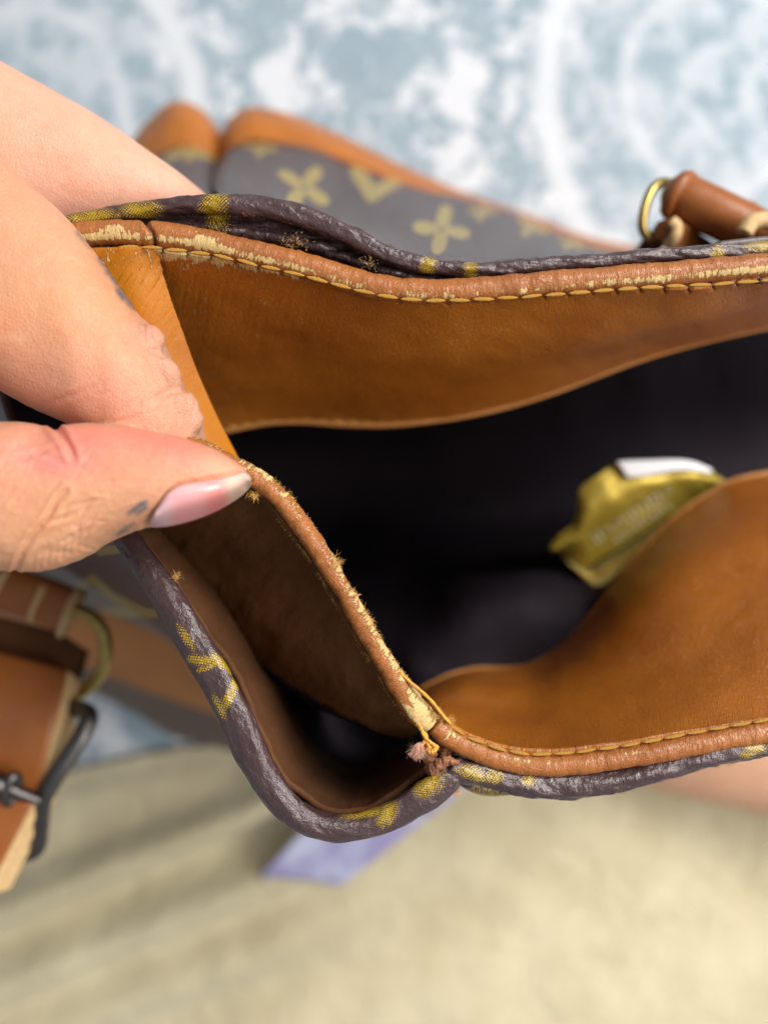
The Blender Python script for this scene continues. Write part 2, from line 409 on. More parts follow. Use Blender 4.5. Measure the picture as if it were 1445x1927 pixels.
C = Pa(spline([(1010, 1330, 0.338), (1150, 1375, 0.330), (1300, 1405, 0.322), (1450, 1425, 0.315), (1700, 1460, 0.305), (2100, 1510, 0.295)], 60))
R = np.linspace(0.016, 0.034, 60); R[:10] *= np.sqrt(np.linspace(0.05, 1, 10))
V = tube_pts(C, R, R*0.85, 40)
leg = tube('person', V, M['skin'], attrs={'skin': np.ones((60, 40))}, loc=P(1300, 1410, CAM_Z))
me = leg.data; at = me.attributes['skin']; me.attributes.remove(at); at = me.attributes.new('skin', 'FLOAT_COLOR', 'POINT'); at.data.foreach_set('color', np.tile([0.66, 0.38, 0.24, 1.0], len(me.vertices)).astype(np.float32))
tag(leg, 'blurred bare leg lying on the beige cloth beyond the lower right rim', 'person')

# ------------------------------------------------------------------ THE BAG
bag = empty('handbag', P(720, 800, CAM_Z))
tag(bag, 'worn brown monogram canvas handbag with tan leather lining, open and torn at the rim', 'bag')

# --- stitch shared mesh
def stitch_mesh():
    V = []; F = []; n, m = 15, 10
    for i in range(n):
        t = i/(n-1)*2-1; r = (1-abs(t)**2.0)**0.6*(1+0.10*math.sin(t*16))
        for j in range(m):
            a = 2*math.pi*j/m + t*1.3; k = 1+0.14*math.cos(3*a)
            V.append((t*0.5, 0.5*r*k*math.cos(a), 0.5*r*k*math.sin(a)))
    F = gridF(n, m, True)
    me = bpy.data.meshes.new('stitch'); me.from_pydata(V, [], F); me.polygons.foreach_set('use_smooth', [True]*len(me.polygons)); me.materials.append(M['stitch']); return me
SM = stitch_mesh()
def put_stitch(p, q, wid, hgt, parent):
    p = np.asarray(p); q = np.asarray(q); L = np.linalg.norm(q-p); t = (q-p)/L
    z = np.array([0, 0, 1.0]); y = np.cross(z, t); y /= np.linalg.norm(y); z = np.cross(t, y)
    o = bpy.data.objects.new('stitch', SM); link(o, parent)
    Mx = Matrix(((t[0]*L, y[0]*wid, z[0]*hgt), (t[1]*L, y[1]*wid, z[1]*hgt), (t[2]*L, y[2]*wid, z[2]*hgt)))
    c = (p+q)/2 - origin(parent)
    o.matrix_local = Matrix.Translation(c) @ Mx.to_4x4()
    return o

def run_stitches(line, n, parent, wid=0.00066, hgt=0.0006, fill=0.90, jitter=True):
    """line: (k,3) px,py,d along the seam; n stitches; returns hole positions (pixels)"""
    s = spline(line, n*20+1); W = Pa(s); holes = []
    for i in range(n):
        a = i*20; b = a+20; holes.append(s[a, :2]); g = (1-fill)/2
        p = W[a]*(1-g)+W[b]*g; q = W[a]*g+W[b]*(1-g)
        f = random.uniform(0.9, 1.1) if jitter else 1
        tw = (np.array([random.uniform(-1, 1), random.uniform(-1, 1), 0])*0.00012) if jitter else 0
        put_stitch(p+tw, q-tw, wid*f, hgt*f, parent)
    holes.append(s[-1, :2]); return np.array(holes)

def hole_mask(V, holes, r):
    px = to_px(V); d = np.full(px.shape[:-1], 1e9)
    for h in holes: d = np.minimum(d, np.linalg.norm(px-h, axis=-1))
    return sstep(r, r*0.45, d)

# --- upper leather roll ------------------------------------------------
UR = [(60, 470, .1225), (120, 448, .121), (160, 441, .1205), (220, 438, .12), (285, 440, .1195), (340, 446, .1195), (420, 462, .1195), (500, 482, .1195), (580, 501, .1197), (660, 526, .12), (720, 541, .12), (780, 548, .12), (850, 549, .12), (920, 544, .12), (1000, 537, .12), (1100, 528, .12), (1200, 520, .12), (1300, 511, .12), (1445, 498, .12), (1640, 480, .12)]
US = [(175, 478, .1185), (210, 467, .1185), (253, 463, .1184), (308, 468, .1184), (361, 474, .1184), (402, 480, .1184), (438, 487, .1184), (477, 497, .1184), (524, 507, .1184), (568, 518, .1184), (616, 531, .1184), (670, 545, .1186), (726, 558, .1185), (777, 564, .1185), (836, 566, .1185), (890, 564, .1185), (942, 561, .1185), (991, 558, .1185), (1035, 555, .1185), (1084, 551, .1185), (1130, 547, .1185), (1184, 543, .1185), (1231, 540, .1185), (1275, 538, .1185), (1321, 536, .1185), (1372, 533, .1185), (1421, 529, .1185), (1520, 520, .1185)]
N = 900
S = spline(UR, N); C = Pa(S); ns = 36
V = tube_pts(C, 0.00195, 0.0019, ns)
px = to_px(V); arc = np.r_[0, np.cumsum(np.linalg.norm(np.diff(C, axis=0), axis=1))]*100
th = TA(ns)
lateral = np.cos(th)[None]                      # +1 = towards the inside (down in the picture)
nr = V-C[:, None]; nr /= np.linalg.norm(nr, axis=-1, keepdims=True)
uu = np.broadcast_to(arc[:, None], V.shape[:2]); vv = np.broadcast_to((th*0.19)[None], V.shape[:2])
V = V + nr*((fbm(uu*4, vv*4+7, 11)-0.5)*0.0005 + (fbm(uu*14, vv*5+7, 12, 3)-0.5)*0.00022)[..., None]
# gap between the two roll ends (seam at 287,440)
seam = seg_dist(to_px(V), [(272, 410), (286, 440), (293, 470)])[0]
V = V - nr*(0.0007*np.exp(-(seam/5.0)**2))[..., None]
pxx = np.broadcast_to(S[:, 0][:, None], V.shape[:2])
patch = lambda c, wd: np.exp(-((pxx-c)/wd)**2)
dens = 0.80 + 0.55*patch(200, 70) + 0.55*patch(390, 60) + 0.25*patch(500, 80) + 0.15*patch(620, 60) + 0.22*patch(790, 40) + 0.32*patch(1200, 110) + 0.55*patch(1420, 90)
zone = np.exp(-((lateral-0.52)/0.42)**2)
zone = np.maximum(zone, np.clip(patch(390, 45)+patch(230, 45), 0, 1)*np.exp(-((lateral-0.2)/0.7)**2))
wear = dens*zone
dark = np.exp(-(seam/3.0)**2)
roll_u = tube('leather_binding', V, M['roll'], bag, attrs={'wear': wear, 'dark': dark})
holes_u = run_stitches(US, 30, roll_u)

# --- upper band --------------------------------------------------------
r0 = spline([(291, 462, .1200)] + [(a, b-2, c+0.0013) for a, b, c in US[3:]] + [(1640, 508, .1198)], 700)
r1 = spline([(316, 585, .134), (420, 600, .134), (550, 622, .134), (700, 657, .134), (850, 672, .134), (1000, 656, .134), (1150, 630, .134), (1300, 600, .134), (1445, 566, .134), (1640, 530, .134)], 700)
r2 = spline([(358, 705, .150), (450, 715, .150), (560, 725, .150), (700, 745, .150), (850, 735, .150), (1000, 705, .150), (1150, 662, .150), (1300, 622, .150), (1445, 588, .150), (1640, 550, .15)], 700)
BE = [(422, 808, .165), (500, 793, .165), (560, 790, .165), (640, 795, .165), (720, 797, .165), (800, 790, .165), (880, 778, .165), (960, 760, .165), (1040, 735, .165), (1120, 705, .165), (1200, 675, .165), (1300, 645, .165), (1445, 612, .165), (1640, 575, .165)]
r3 = spline(BE, 700)
V = Pa(crow([r0, r1, r2, r3], 260)); nn = gnormals(V)
px = to_px(V); hm = hole_mask(V[:30], holes_u, 8.0); dark = np.zeros(V.shape[:2]); dark[:30] = hm*0.9
u_, v_ = px[..., 0], px[..., 1]
# soft dents and pull wrinkles below the stitches at the left
V += nn*((fbm(u_/130, v_/90, 21, 3)-0.5)*0.0014)[..., None]
fi = np.linspace(0, 1, 260)[:, None]
pull = (fbm((u_+0.25*v_)/9.0, v_/70.0, 23, 3)-0.5)*0.00028*sstep(760, 350, u_)*sstep(0.9, 0.1, fi)
V += nn*pull[..., None]
V -= nn*(dark*0.0004)[..., None]*np.sign(nn[..., 2:3]+1e-9)
wear = 0.50*np.exp(-(fi/0.05)**2)*sstep(700, 300, u_) + 0.35*np.exp(-(fi/0.02)**2) + 0.36*sstep(900, 300, u_) + 0.22
band_u = sheet('leather_facing', V, M['band'], bag, 0.0012, attrs={'wear': wear, 'dark': dark})
band_u['label'] = 'tan leather facing below the far rim'
Ce = Pa(np.c_[r3[:, :2], r3[:, 2]-0.0002]); Ve = tube_pts(Ce, 0.0010, 0.0009, 12)
edge_u = tube('facing_edge', Ve, M['edge'], bag, attrs={'wear': np.zeros(Ve.shape[:2]), 'dark': np.zeros(Ve.shape[:2])})
run_stitches([(a, b-3, c-0.0012) for a, b, c in BE], 44, edge_u, 0.0011, 0.0009, 0.72)

# --- amber strip left of the seam --------------------------------------
rb = np.array([(296, 462, .1190), (301, 500, .1205), (318, 560, .1225), (340, 620, .1248), (365, 690, .1275), (390, 750, .130), (415, 805, .1325), (446, 868, .135)])
lb = np.array([(90, 470, .1200), (95, 520, .1225), (105, 590, .1250), (120, 650, .128), (150, 720, .131), (180, 790, .133), (220, 850, .135), (300, 905, .137)])
cols = []
for f in np.linspace(0, 1, 5):
    c = lb*(1-f)+rb*f
    c[:, 2] += -0.0035*math.sin(math.pi*f)*np.linspace(0.3, 1, len(c)) + (0.0016 if f == 1 else 0)
    cols.append(spline(c, 240))
V = crow(cols, 200).transpose(1, 0, 2); V = Pa(V); nn = gnormals(V); px = to_px(V); u_, v_ = px[..., 0], px[..., 1]
V += nn*((fbm((u_*0.9+v_*0.5)/8, (v_-u_*0.3)/50, 31, 3)-0.5)*0.00022*sstep(700, 560, v_))[..., None]
w_ = 0.45*sstep(580, 470, v_)+0.25
cr = seg_dist(px, [(265, 500), (285, 545), (298, 575), (305, 600)])[0]
strip = sheet('gusset_facing', V, M['amber'], bag, 0.0016, attrs={'wear': w_, 'dark': np.zeros(V.shape[:2])})
strip['label'] = 'amber leather gusset strip left of the seam'

# --- upper canvas rim --------------------------------------------------
UC = [(20, 470, .124), (80, 435, .123), (130, 420, .1222), (180, 408, .122), (240, 398, .1215), (320, 388, .121), (400, 383, .1205), (470, 386, .1205), (550, 402, .1205), (630, 430, .1208), (700, 464, .121), (760, 489, .1212), (830, 503, .1215), (900, 507, .1215), (1000, 502, .1215), (1100, 494, .1215), (1200, 485, .1215), (1300, 477, .1215), (1445, 468, .1215), (1640, 455, .1215)]
S = spline(UC, N); C = Pa(S)
wid = 0.00122 + 0.0005*np.exp(-((S[:, 0]-560)/190)**2)
V = tube_pts(C, wid, 0.0016, 32, rot=0.0)
th = TA(32); arc = np.r_[0, np.cumsum(np.linalg.norm(np.diff(C, axis=0), axis=1))]*100
uu = np.broadcast_to(arc[:, None], V.shape[:2]); vv = np.broadcast_to((th*0.16)[None], V.shape[:2]); nr = V-C[:, None]; nr /= np.linalg.norm(nr, axis=-1, keepdims=True)
V += nr*((fbm(uu*3+vv*4, vv*9, 41, 4)-0.5)*0.0009)[..., None]
px = to_px(V)
def blobs(px, L):
    m = np.zeros(px.shape[:-1])
    for (cx, cy, rx, ry, a) in L:
        dx = px[..., 0]-cx; dy = px[..., 1]-cy; c, s = math.cos(a), math.sin(a)
        m = np.maximum(m, np.exp(-(((dx*c+dy*s)/rx)**2+((-dx*s+dy*c)/ry)**2)))
    return m
pr = blobs(px, [(400, 392, 26, 40, 0.4), (175, 412, 60, 22, 0), (265, 395, 40, 20, 0), (806, 500, 16, 26, 0.3), (886, 506, 14, 24, 0), (1350, 480, 14, 22, 0), (1440, 462, 40, 14, 0)])
scf = blobs(px, [(400, 410, 14, 16, 0), (470, 405, 60, 12, .2), (560, 430, 120, 14, 0.35), (690, 485, 60, 10, .5)])
rim_u = tube('canvas_rim', V, M['rim'], bag, attrs={'print': pr, 'scuff': scf})
# canvas turned in behind the leather roll
S2 = spline([(a, b, c) for a, b, c in UC], N); lo = spline([(20, 478, .127), (130, 440, .126), (240, 430, .1255), (400, 440, .125), (550, 462, .125), (660, 495, .125), (760, 524, .125), (900, 532, .125), (1100, 512, .125), (1300, 495, .125), (1445, 482, .125), (1640, 466, .125)], N)
lo2 = lo.copy(); lo2[:, 2] += 0.02; lo2[:, 1] += 20
V = Pa(crow([S2, (S2+lo)/2+np.array([0, 2, 0.001]), lo, lo2], 40)); px = to_px(V); nn = gnormals(V)
V += nn*((fbm(px[..., 0]/40, px[..., 1]/5, 47, 3)-0.5)*0.0016)[..., None]
turn = sheet('canvas_turning', V, M['rim'], bag, 0.001, attrs={'print': blobs(px, [(412, 405, 22, 30, 0.3)]), 'scuff': 0.8*blobs(px, [(560, 455, 70, 7, 0.3), (690, 500, 50, 7, 0.4), (398, 415, 10, 18, 0)])})

# --- lower leather roll ------------------------------------------------
LR = [(818, 1363, .1192), (842, 1384, .1195), (878, 1404, .12), (928, 1424, .12), (980, 1436, .12), (1030, 1440, .12), (1100, 1435, .12), (1170, 1425, .12), (1250, 1411, .12), (1350, 1392, .12), (1445, 1376, .12), (1640, 1345, .12)]
LS = [(842, 1362, .1186), (880, 1387, .1186), (925, 1405, .1186), (965, 1416, .1186), (1010, 1420, .1186), (1060, 1418, .1186), (1105, 1413, .1186), (1190, 1401, .1186), (1290, 1382, .1186), (1360, 1369, .1186), (1430, 1357, .1186), (1540, 1338, .1186)]
n_ = 600; S = spline(LR, n_); C = Pa(S); V = tube_pts(C, 0.00178, 0.00178, ns)
th = TA(ns); lateral = -np.cos(th)[None]
arc = np.r_[0, np.cumsum(np.linalg.norm(np.diff(C, axis=0), axis=1))]*100
uu = np.broadcast_to(arc[:, None], V.shape[:2]); vv = np.broadcast_to((th*0.18)[None], V.shape[:2]); nr = V-C[:, None]; nr /= np.linalg.norm(nr, axis=-1, keepdims=True)
V += nr*((fbm(uu*4, vv*4+3, 51)-0.5)*0.0004+(fbm(uu*14, vv*5+7, 52, 3)-0.5)*0.0002)[..., None]
pxx = np.broadcast_to(S[:, 0][:, None], V.shape[:2])
zone = np.exp(-((lateral-0.5)/0.35)**2)
wear = zone*(0.70+0.22*patch(850, 40)+0.16*patch(1010, 90)+0.1*patch(1180, 60))
crk = seg_dist(to_px(V), [(832, 1398), (846, 1384), (848, 1370), (856, 1360)])[0]
wear = np.maximum(wear, 1.0*np.exp(-(crk/7)**2))
roll_l = tube('leather_binding', V, M['roll'], bag, attrs={'wear': wear, 'dark': np.zeros(V.shape[:2])})
holes_l = run_stitches(LS, 17, roll_l, 0.00055, 0.0005)

q0 = spline([(826, 1350, .1205)] + [(a, b+2, c+0.0012) for a, b, c in LS] + [(1640, 1322, .1198)], 620)
q1 = spline([(806, 1335, 0.134), (830, 1332, 0.136), (860, 1336, 0.137), (920, 1352, 0.137), (1000, 1358, 0.137), (1100, 1338, 0.137), (1200, 1303, 0.137), (1300, 1255, 0.137), (1445, 1190, 0.137), (1640, 1120, 0.137)], 620)
q2 = spline([(798, 1318, 0.150), (830, 1304, 0.152), (868, 1297, 0.152), (930, 1300, 0.155), (1000, 1296, 0.160), (1070, 1262, 0.160), (1140, 1204, 0.160), (1210, 1134, 0.160), (1290, 1064, 0.160), (1380, 1012, 0.160), (1445, 986, 0.160), (1640, 940, 0.160)], 620)
BL = [(792, 1302, 0.176), (822, 1286, 0.180), (850, 1273, 0.182), (872, 1267, 0.183), (900, 1262, 0.185), (950, 1262, 0.186), (990, 1258, 0.186), (1030, 1240, 0.186), (1075, 1205, 0.186), (1120, 1155, 0.186), (1160, 1100, 0.186), (1210, 1040, 0.186), (1260, 985, 0.186), (1320, 940, 0.186), (1380, 908, 0.186), (1445, 893, 0.186), (1640, 870, 0.186)]
q3 = spline(BL, 620)
V = Pa(crow([q0, q1, q2, q3], 220)); nn = gnormals(V); px = to_px(V); u_, v_ = px[..., 0], px[..., 1]
dark = np.zeros(V.shape[:2]); dark[:26] = hole_mask(V[:26], holes_l, 2.6)*0.5
V += nn*((fbm(u_/150, v_/110, 61, 3)-0.5)*0.0012)[..., None]
fi = np.linspace(0, 1, 220)[:, None]
band_l = sheet('leather_facing', V, M['band'], bag, 0.0012, attrs={'wear': 0.42*np.exp(-(fi/0.02)**2)+0.2*np.ones_like(u_), 'dark': dark})
band_l['label'] = 'tan leather facing above the near rim, folded at its left'
Ce = Pa(np.c_[q3[:, :2], q3[:, 2]-0.0002]); Ve = tube_pts(Ce, 0.0010, 0.0009, 12)
edge_l = tube('facing_edge', Ve, M['edge'], bag, attrs={'wear': np.zeros(Ve.shape[:2]), 'dark': np.zeros(Ve.shape[:2])})
run_stitches([(a-2, b+2, c-0.0012) for a, b, c in BL], 32, edge_l, 0.0010, 0.0009, 0.72)

# --- lower canvas rim --------------------------------------------------
LC = [(846, 1436, .1205), (860, 1447, .1205), (915, 1458, .1208), (980, 1472, .121), (1040, 1480, .121), (1100, 1477, .121), (1170, 1464, .121), (1250, 1444, .121), (1350, 1418, .121), (1445, 1401, .121), (1640, 1365, .121)]
S = spline(LC, n_); C = Pa(S); V = tube_pts(C, 0.0019+0.0003*np.exp(-((S[:, 0]-1040)/80)**2), 0.0019, 32)
V[0] = C[0]+(V[0]-C[0])*0.55; V[1] = C[1]+(V[1]-C[1])*0.75; V[2] = C[2]+(V[2]-C[2])*0.88
th = TA(32); arc = np.r_[0, np.cumsum(np.linalg.norm(np.diff(C, axis=0), axis=1))]*100
uu = np.broadcast_to(arc[:, None], V.shape[:2]); vv = np.broadcast_to((th*0.19)[None], V.shape[:2]); nr = V-C[:, None]; nr /= np.linalg.norm(nr, axis=-1, keepdims=True)
V += nr*((fbm(uu*3+vv*3, vv*9, 71, 4)-0.5)*0.0010)[..., None]; px = to_px(V)
rim_l = tube('canvas_rim', V, M['rim'], bag, attrs={'print': blobs(px, [(890, 1455, 34, 14, 0.3), (930, 1462, 18, 14, 0.2), (995, 1470, 16, 12, 0), (1422, 1408, 22, 12, -.2), (1405, 1422, 16, 6, 0)]), 'scuff': np.zeros(V.shape[:2])})

# --- pinched leather edge ----------------------------------------------
PR = [(330, 830, .1165), (390, 850, .1145), (440, 878, .1135), (490, 906, .1135), (530, 942, .114), (568, 990, .115), (605, 1045, .1155), (636, 1095, .116), (662, 1140, .1165), (688, 1185, .117), (718, 1235, .1175), (748, 1285, .118), (772, 1322, .1185), (795, 1350, .119), (808, 1362, .1193)]
S = spline(PR, 620); C = Pa(S); rr = np.interp(S[:, 1], [850, 900, 1000, 1200, 1300, 1340, 1362], [.00145, .00150, .00155, .00150, .0017, .0021, .0017])
V = tube_pts(C, rr, rr*1.05, ns)
th = TA(ns); T0 = np.gradient(C, axis=0)
arc = np.r_[0, np.cumsum(np.linalg.norm(np.diff(C, axis=0), axis=1))]*100
uu = np.broadcast_to(arc[:, None], V.shape[:2]); vv = np.broadcast_to((th*0.15)[None], V.shape[:2]); nr = V-C[:, None]; nr /= np.linalg.norm(nr, axis=-1, keepdims=True)
V += nr*((fbm(uu*4, vv*4+3, 81)-0.5)*0.0005+(fbm(uu*13, vv*6+7, 82, 3)-0.5)*0.00035)[..., None]
pyy = np.broadcast_to(S[:, 1][:, None], V.shape[:2])
rightness = (nr*np.array([0.85, 0.5, 0.1])).sum(-1)
zone = sstep(-0.35, 0.8, rightness)
wear = zone*(0.84+0.12*np.exp(-((pyy-1180)/90)**2)+0.3*(vnoise(uu*3.0, uu*0, 77)-0.5)+0.2*sstep(1100, 1280, pyy))
wear = np.maximum(wear, 1.25*sstep(1298, 1316, pyy + 14*(vnoise(vv*30, uu*4, 5)-0.5)*2)*sstep(-0.9, -0.3, rightness))
roll_p = tube('torn_leather_edge', V, M['roll'], bag, attrs={'wear': wear, 'dark': np.zeros(V.shape[:2])})
roll_p['label'] = 'torn leather edge held between finger and thumb'
PRC = C.copy(); PRV = V.copy()

# band hanging from the pinched edge (its rough back faces the gap)
g0 = spline([(a-10, b+10, c+0.0006) for a, b, c in PR], 300)
off = np.interp(g0[:, 1], [840, 1000, 1150, 1250, 1330, 1390], [1, 1, 0.75, 0.52, 0.28, 0.08])
def shifted(dx, dy, d): a = g0.copy(); a[:, 0] += dx*off; a[:, 1] += dy*off; a[:, 2] += d*np.maximum(off, 0.35); return a
gx = shifted(-205, 135, 0.036); gxl = gx.copy(); gxl[:, 2] -= 0.0012
sheet('gap_shade_sheet', Pa(crow([gxl, shifted(-225, 150, 0.05), shifted(-215, 150, 0.075), shifted(-120, 120, 0.10)], 30)), M['lining'], bag, 0.0006)  # black sheet added so the torn band fades into shade
V = Pa(crow([g0, shifted(-28, 16, 0.006), shifted(-95, 62, 0.015), shifted(-160, 105, 0.026), gx], 110)); nn = gnormals(V); px = to_px(V)
V += nn*((fbm(px[..., 0]/60, px[..., 1]/60, 91, 4)-0.5)*0.0014)[..., None]
back = sheet('torn_facing', V, M['flesh'], bag, 0.0012, attrs={'dark': np.zeros(V.shape[:2])})
# old stitches on the back of the edge
old = empty('old_stitching', bag.location); old.parent = bag; old.location = (0, 0, 0)
for (a, b, c, e) in ((497, 938, 512, 962), (556, 1006, 572, 1026), (640, 1125, 650, 1146), (584, 1040, 596, 1058)):
    put_stitch(P(a, b, .1165), P(c, e, .1168), 0.0009, 0.0007, old)

# --- left canvas rim (pulled away) -------------------------------------
CL = [(150, 930, .132), (190, 965, .128, ), (235, 1012, .1245), (268, 1055, .1225), (305, 1112, .121), (343, 1172, .120), (378, 1232, .1195), (412, 1292, .119), (440, 1345, .119), (464, 1400, .119), (490, 1452, .119), (522, 1500, .119), (560, 1535, .1192), (610, 1556, .1195), (660, 1558, .1197), (712, 1545, .12), (762, 1522, .12), (808, 1492, .12), (843, 1466, .1203), (856, 1452, .1205)]
S = spline(CL, 620); C = Pa(S)
wa = np.interp(S[:, 0]+0*S[:, 1], [150, 235, 300, 380, 450, 520, 600, 680, 740, 800, 845, 856], [.0019, .0021, .0026, .0030, .0029, .0026, .0021, .0020, .0024, .0028, .0023, .0016])
V = tube_pts(C, wa, 0.0018, 40, rot=-0.38, power=0.92)
th = TA(40); arc = np.r_[0, np.cumsum(np.linalg.norm(np.diff(C, axis=0), axis=1))]*100
uu = np.broadcast_to(arc[:, None], V.shape[:2]); vv = np.broadcast_to((th*0.25)[None], V.shape[:2]); nr = V-C[:, None]; nr /= np.linalg.norm(nr, axis=-1, keepdims=True)
V += nr*((fbm(uu*2.5+vv*3, vv*8, 101, 3)-0.5)*0.0008)[..., None]; px = to_px(V)
dV, _ = seg_dist(px, [(362, 1240), (385, 1246), (403, 1238), (432, 1258), (452, 1270), (440, 1296), (424, 1326)])
dV2, _ = seg_dist(px, [(375, 1262), (395, 1255), (408, 1246)])
pr = np.maximum(np.exp(-(dV/9.5)**2)*1.0, 0.8*np.exp(-(dV2/6)**2))
pr = np.maximum(pr, blobs(px, [(806, 1474, 34, 24, -0.6), (728, 1532, 18, 28, 0.5), (690, 1530, 50, 10, -.15), (412, 1330, 8, 26, -0.5), (350, 1200, 8, 30, -.55)]))
scf = np.zeros(V.shape[:2])
inn, _ = seg_dist(px, [(330, 1095), (382, 1165), (428, 1222), (456, 1300), (490, 1385), (520, 1450), (560, 1500), (600, 1522)])
scf = 0.95*np.exp(-(inn/9.0)**2)*(0.6+0.4*vnoise(uu*1.2, vv*0, 3))
rim_p = tube('torn_canvas_rim', V, M['rim'], bag, attrs={'print': pr, 'scuff': scf}); rim_p['label'] = 'brown canvas rim sagging away from the leather edge'
# inner wall of the gap (starts below the rim)
h0 = spline([(170, 940, .130), (262, 1015, 0.1250), (335, 1110, 0.1228), (400, 1205, 0.1222), (446, 1275, 0.1218), (482, 1365, 0.1222), (516, 1435, 0.1222), (560, 1492, 0.1222), (615, 1524, 0.1222), (680, 1526, 0.1222), (735, 1502, 0.1222), (785, 1462, 0.1228), (815, 1432, 0.1228)], 260)
h1 = spline([(260, 930, .150), (340, 1010, .148), (410, 1110, .146), (455, 1190, .145), (490, 1260, .145), (530, 1350, .145), (570, 1420, .145), (612, 1462, .145), (655, 1478, .145), (700, 1470, .145), (740, 1448, .144), (775, 1425, .143), (800, 1410, .142)], 260)
h2 = spline([(360, 930, .18), (430, 1010, .18), (480, 1110, .18), (520, 1190, .178), (560, 1260, .178), (595, 1330, .178), (625, 1375, .178), (655, 1400, .178), (690, 1408, .178), (720, 1402, .178), (750, 1395, .178), (770, 1388, .178), (790, 1380, .178)], 260)
h0[:, 2] += 0.0015
hm_ = (h1*0.55+h2*0.45)
V = Pa(crow([h0, h1, hm_], 90)); nn = gnormals(V); px = to_px(V); V += nn*((fbm(px[..., 0]/50, px[..., 1]/50, 111, 4)-0.5)*0.0012)[..., None]
M['gap'] = leather('shaded_leather_back', (0.12, 0.050, 0.020), (0.085, 0.034, 0.014), wear=False, rough=0.8, grain=0.4, spec=0.15)  # darker copy of the leather back, gap shade put into its colour
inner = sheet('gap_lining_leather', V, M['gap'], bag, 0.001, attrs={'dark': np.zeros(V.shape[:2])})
# black sheet closing the gap, standing in for its deep shade
h3 = h2.copy(); h3[:, 2] = .20; h3[:, :2] += (np.array([640, 1250])-h3[:, :2])*0.25
h4 = h2.copy(); h4[:, 2] = .225; h4[:, :2] += (np.array([640, 1150])-h4[:, :2])*0.6
h5 = spline([(420, 900, .215), (480, 960, .215), (540, 1020, .212), (600, 1100, .208), (650, 1180, .20), (700, 1260, .19), (750, 1320, .175), (785, 1365, .155)], 260)
h2b = hm_.copy(); h2b[:, 2] -= 0.0016
sheet('gap_shade_sheet', Pa(crow([h2b, h2, h3, h4, h5], 60)), M['lining'], bag, 0.0006)
# faint fold inside the gap
Vc = tube_pts(Pa(spline([(440, 1232, .150), (490, 1204, .152), (540, 1193, .155), (600, 1198, .160), (660, 1225, .165), (720, 1275, .17)], 60)), 0.0007, 0.0007, 10)
tube('lining_cord', Vc, M['gap'], bag)
Vc = tube_pts(Pa(spline([(545, 1195, .155), (562, 1225, .158), (600, 1262, .165), (690, 1295, .172)], 40)), 0.0007, 0.0007, 10)
tube('lining_cord', Vc, M['gap'], bag)

# --- lining (black sack) -----------------------------------------------
nL = 240
def L(pts): return spline(pts, nL)
l0 = L([(60, 700, .150), (180, 760, .155), (310, 800, .162), (430, 806, .1665), (560, 790, .1668), (720, 797, .1668), (880, 778, .1668), (1040, 735, .1668), (1200, 675, .1668), (1445, 612, .1668), (1640, 575, .1668)])
l1 = L([(20, 640, .21), (430, 760, .22), (880, 740, .22), (1200, 690, .22), (1445, 640, .22), (1640, 610, .22)])
l2 = L([(0, 760, .27), (430, 840, .28), (880, 840, .28), (1200, 800, .28), (1640, 760, .28)])
l3 = L([(20, 950, .29), (430, 1020, .29), (880, 1000, .29), (1200, 960, .29), (1640, 930, .29)])
l4 = L([(100, 1000, .275), (430, 1080, .27), (760, 1100, .255), (880, 1075, .235), (1000, 1050, .225), (1200, 1010, .24), (1640, 970, .25)])
l5 = L([(200, 980, .235), (430, 1100, .23), (640, 1200, .22), (790, 1195, .200), (880, 1140, .194), (980, 1112, .192), (1090, 1092, .202), (1200, 1052, .212), (1445, 950, .212), (1640, 910, .212)])
l6 = L([(300, 960, .21), (430, 1100, .208), (640, 1260, .202), (740, 1320, .195), (795, 1305, .182), (838, 1283, .1862), (900, 1266, .1872), (990, 1262, .1882), (1075, 1209, .1882), (1160, 1104, .1882), (1260, 989, .1882), (1445, 897, .1882), (1640, 874, .1882)])
V = Pa(crow([l0, l1, l2, l3, l4, l5, l6], 160)); nn = gnormals(V); px = to_px(V)
V += nn*((fbm(px[..., 0]/120, px[..., 1]/160, 121, 3)-0.5)*0.0022)[..., None]
LIN = V
lining = sheet('lining', V, M['lining'], bag, 0.0006)

# --- outer panels ------------------------------------------------------
def flower(px, cx, cy, R, ang, sq=1.0, pw=1.2):
    dx = px[..., 0]-cx; dy = (px[..., 1]-cy)/sq; r = np.hypot(dx, dy); th = np.arctan2(dy, dx)-ang
    R = R*0.86; lim = R*(0.26+0.74*np.abs(np.cos(2*th))**(pw*1.6))
    return sstep(lim*1.06, lim*0.94, r)*sstep(R*0.07, R*0.13, r)
nB = 420
b0 = spline([(418, 392, .124), (500, 396, .124), (600, 420, .124), (700, 466, .124), (800, 500, .124), (1000, 503, .124), (1200, 486, .124), (1445, 468, .124), (1640, 455, .124)], nB)
b1 = spline([(414, 362, .19), (430, 350, .185), (470, 352, .183), (600, 390, .18), (760, 430, .18), (900, 455, .18), (1130, 485, .18), (1640, 470, .18)], nB)
b2 = spline([(416, 310, .262), (434, 286, .253), (465, 268, .25), (560, 278, .25), (640, 302, .25), (760, 350, .25), (870, 384, .252), (1000, 424, .255), (1130, 470, .26), (1640, 520, .26)], nB)
V = Pa(crow([b0, b1, b2], 170)); px = to_px(V)
pr = np.zeros(V.shape[:2])
for f in ((570, 358, 66, 0.55, .8), (830, 440, 64, 0.15, .85), (1000, 432, 40, 0.6, .6), (905, 408, 32, .2, .6), (1072, 467, 34, .5, .6), (492, 280, 36, .2, .8), (640, 470, 50, .3, .8)):
    pr = np.maximum(pr, flower(px, *f))
tri = seg_dist(px, [(672, 322), (700, 372), (742, 345)])[0]; pr = np.maximum(pr, sstep(16, 9, tri))
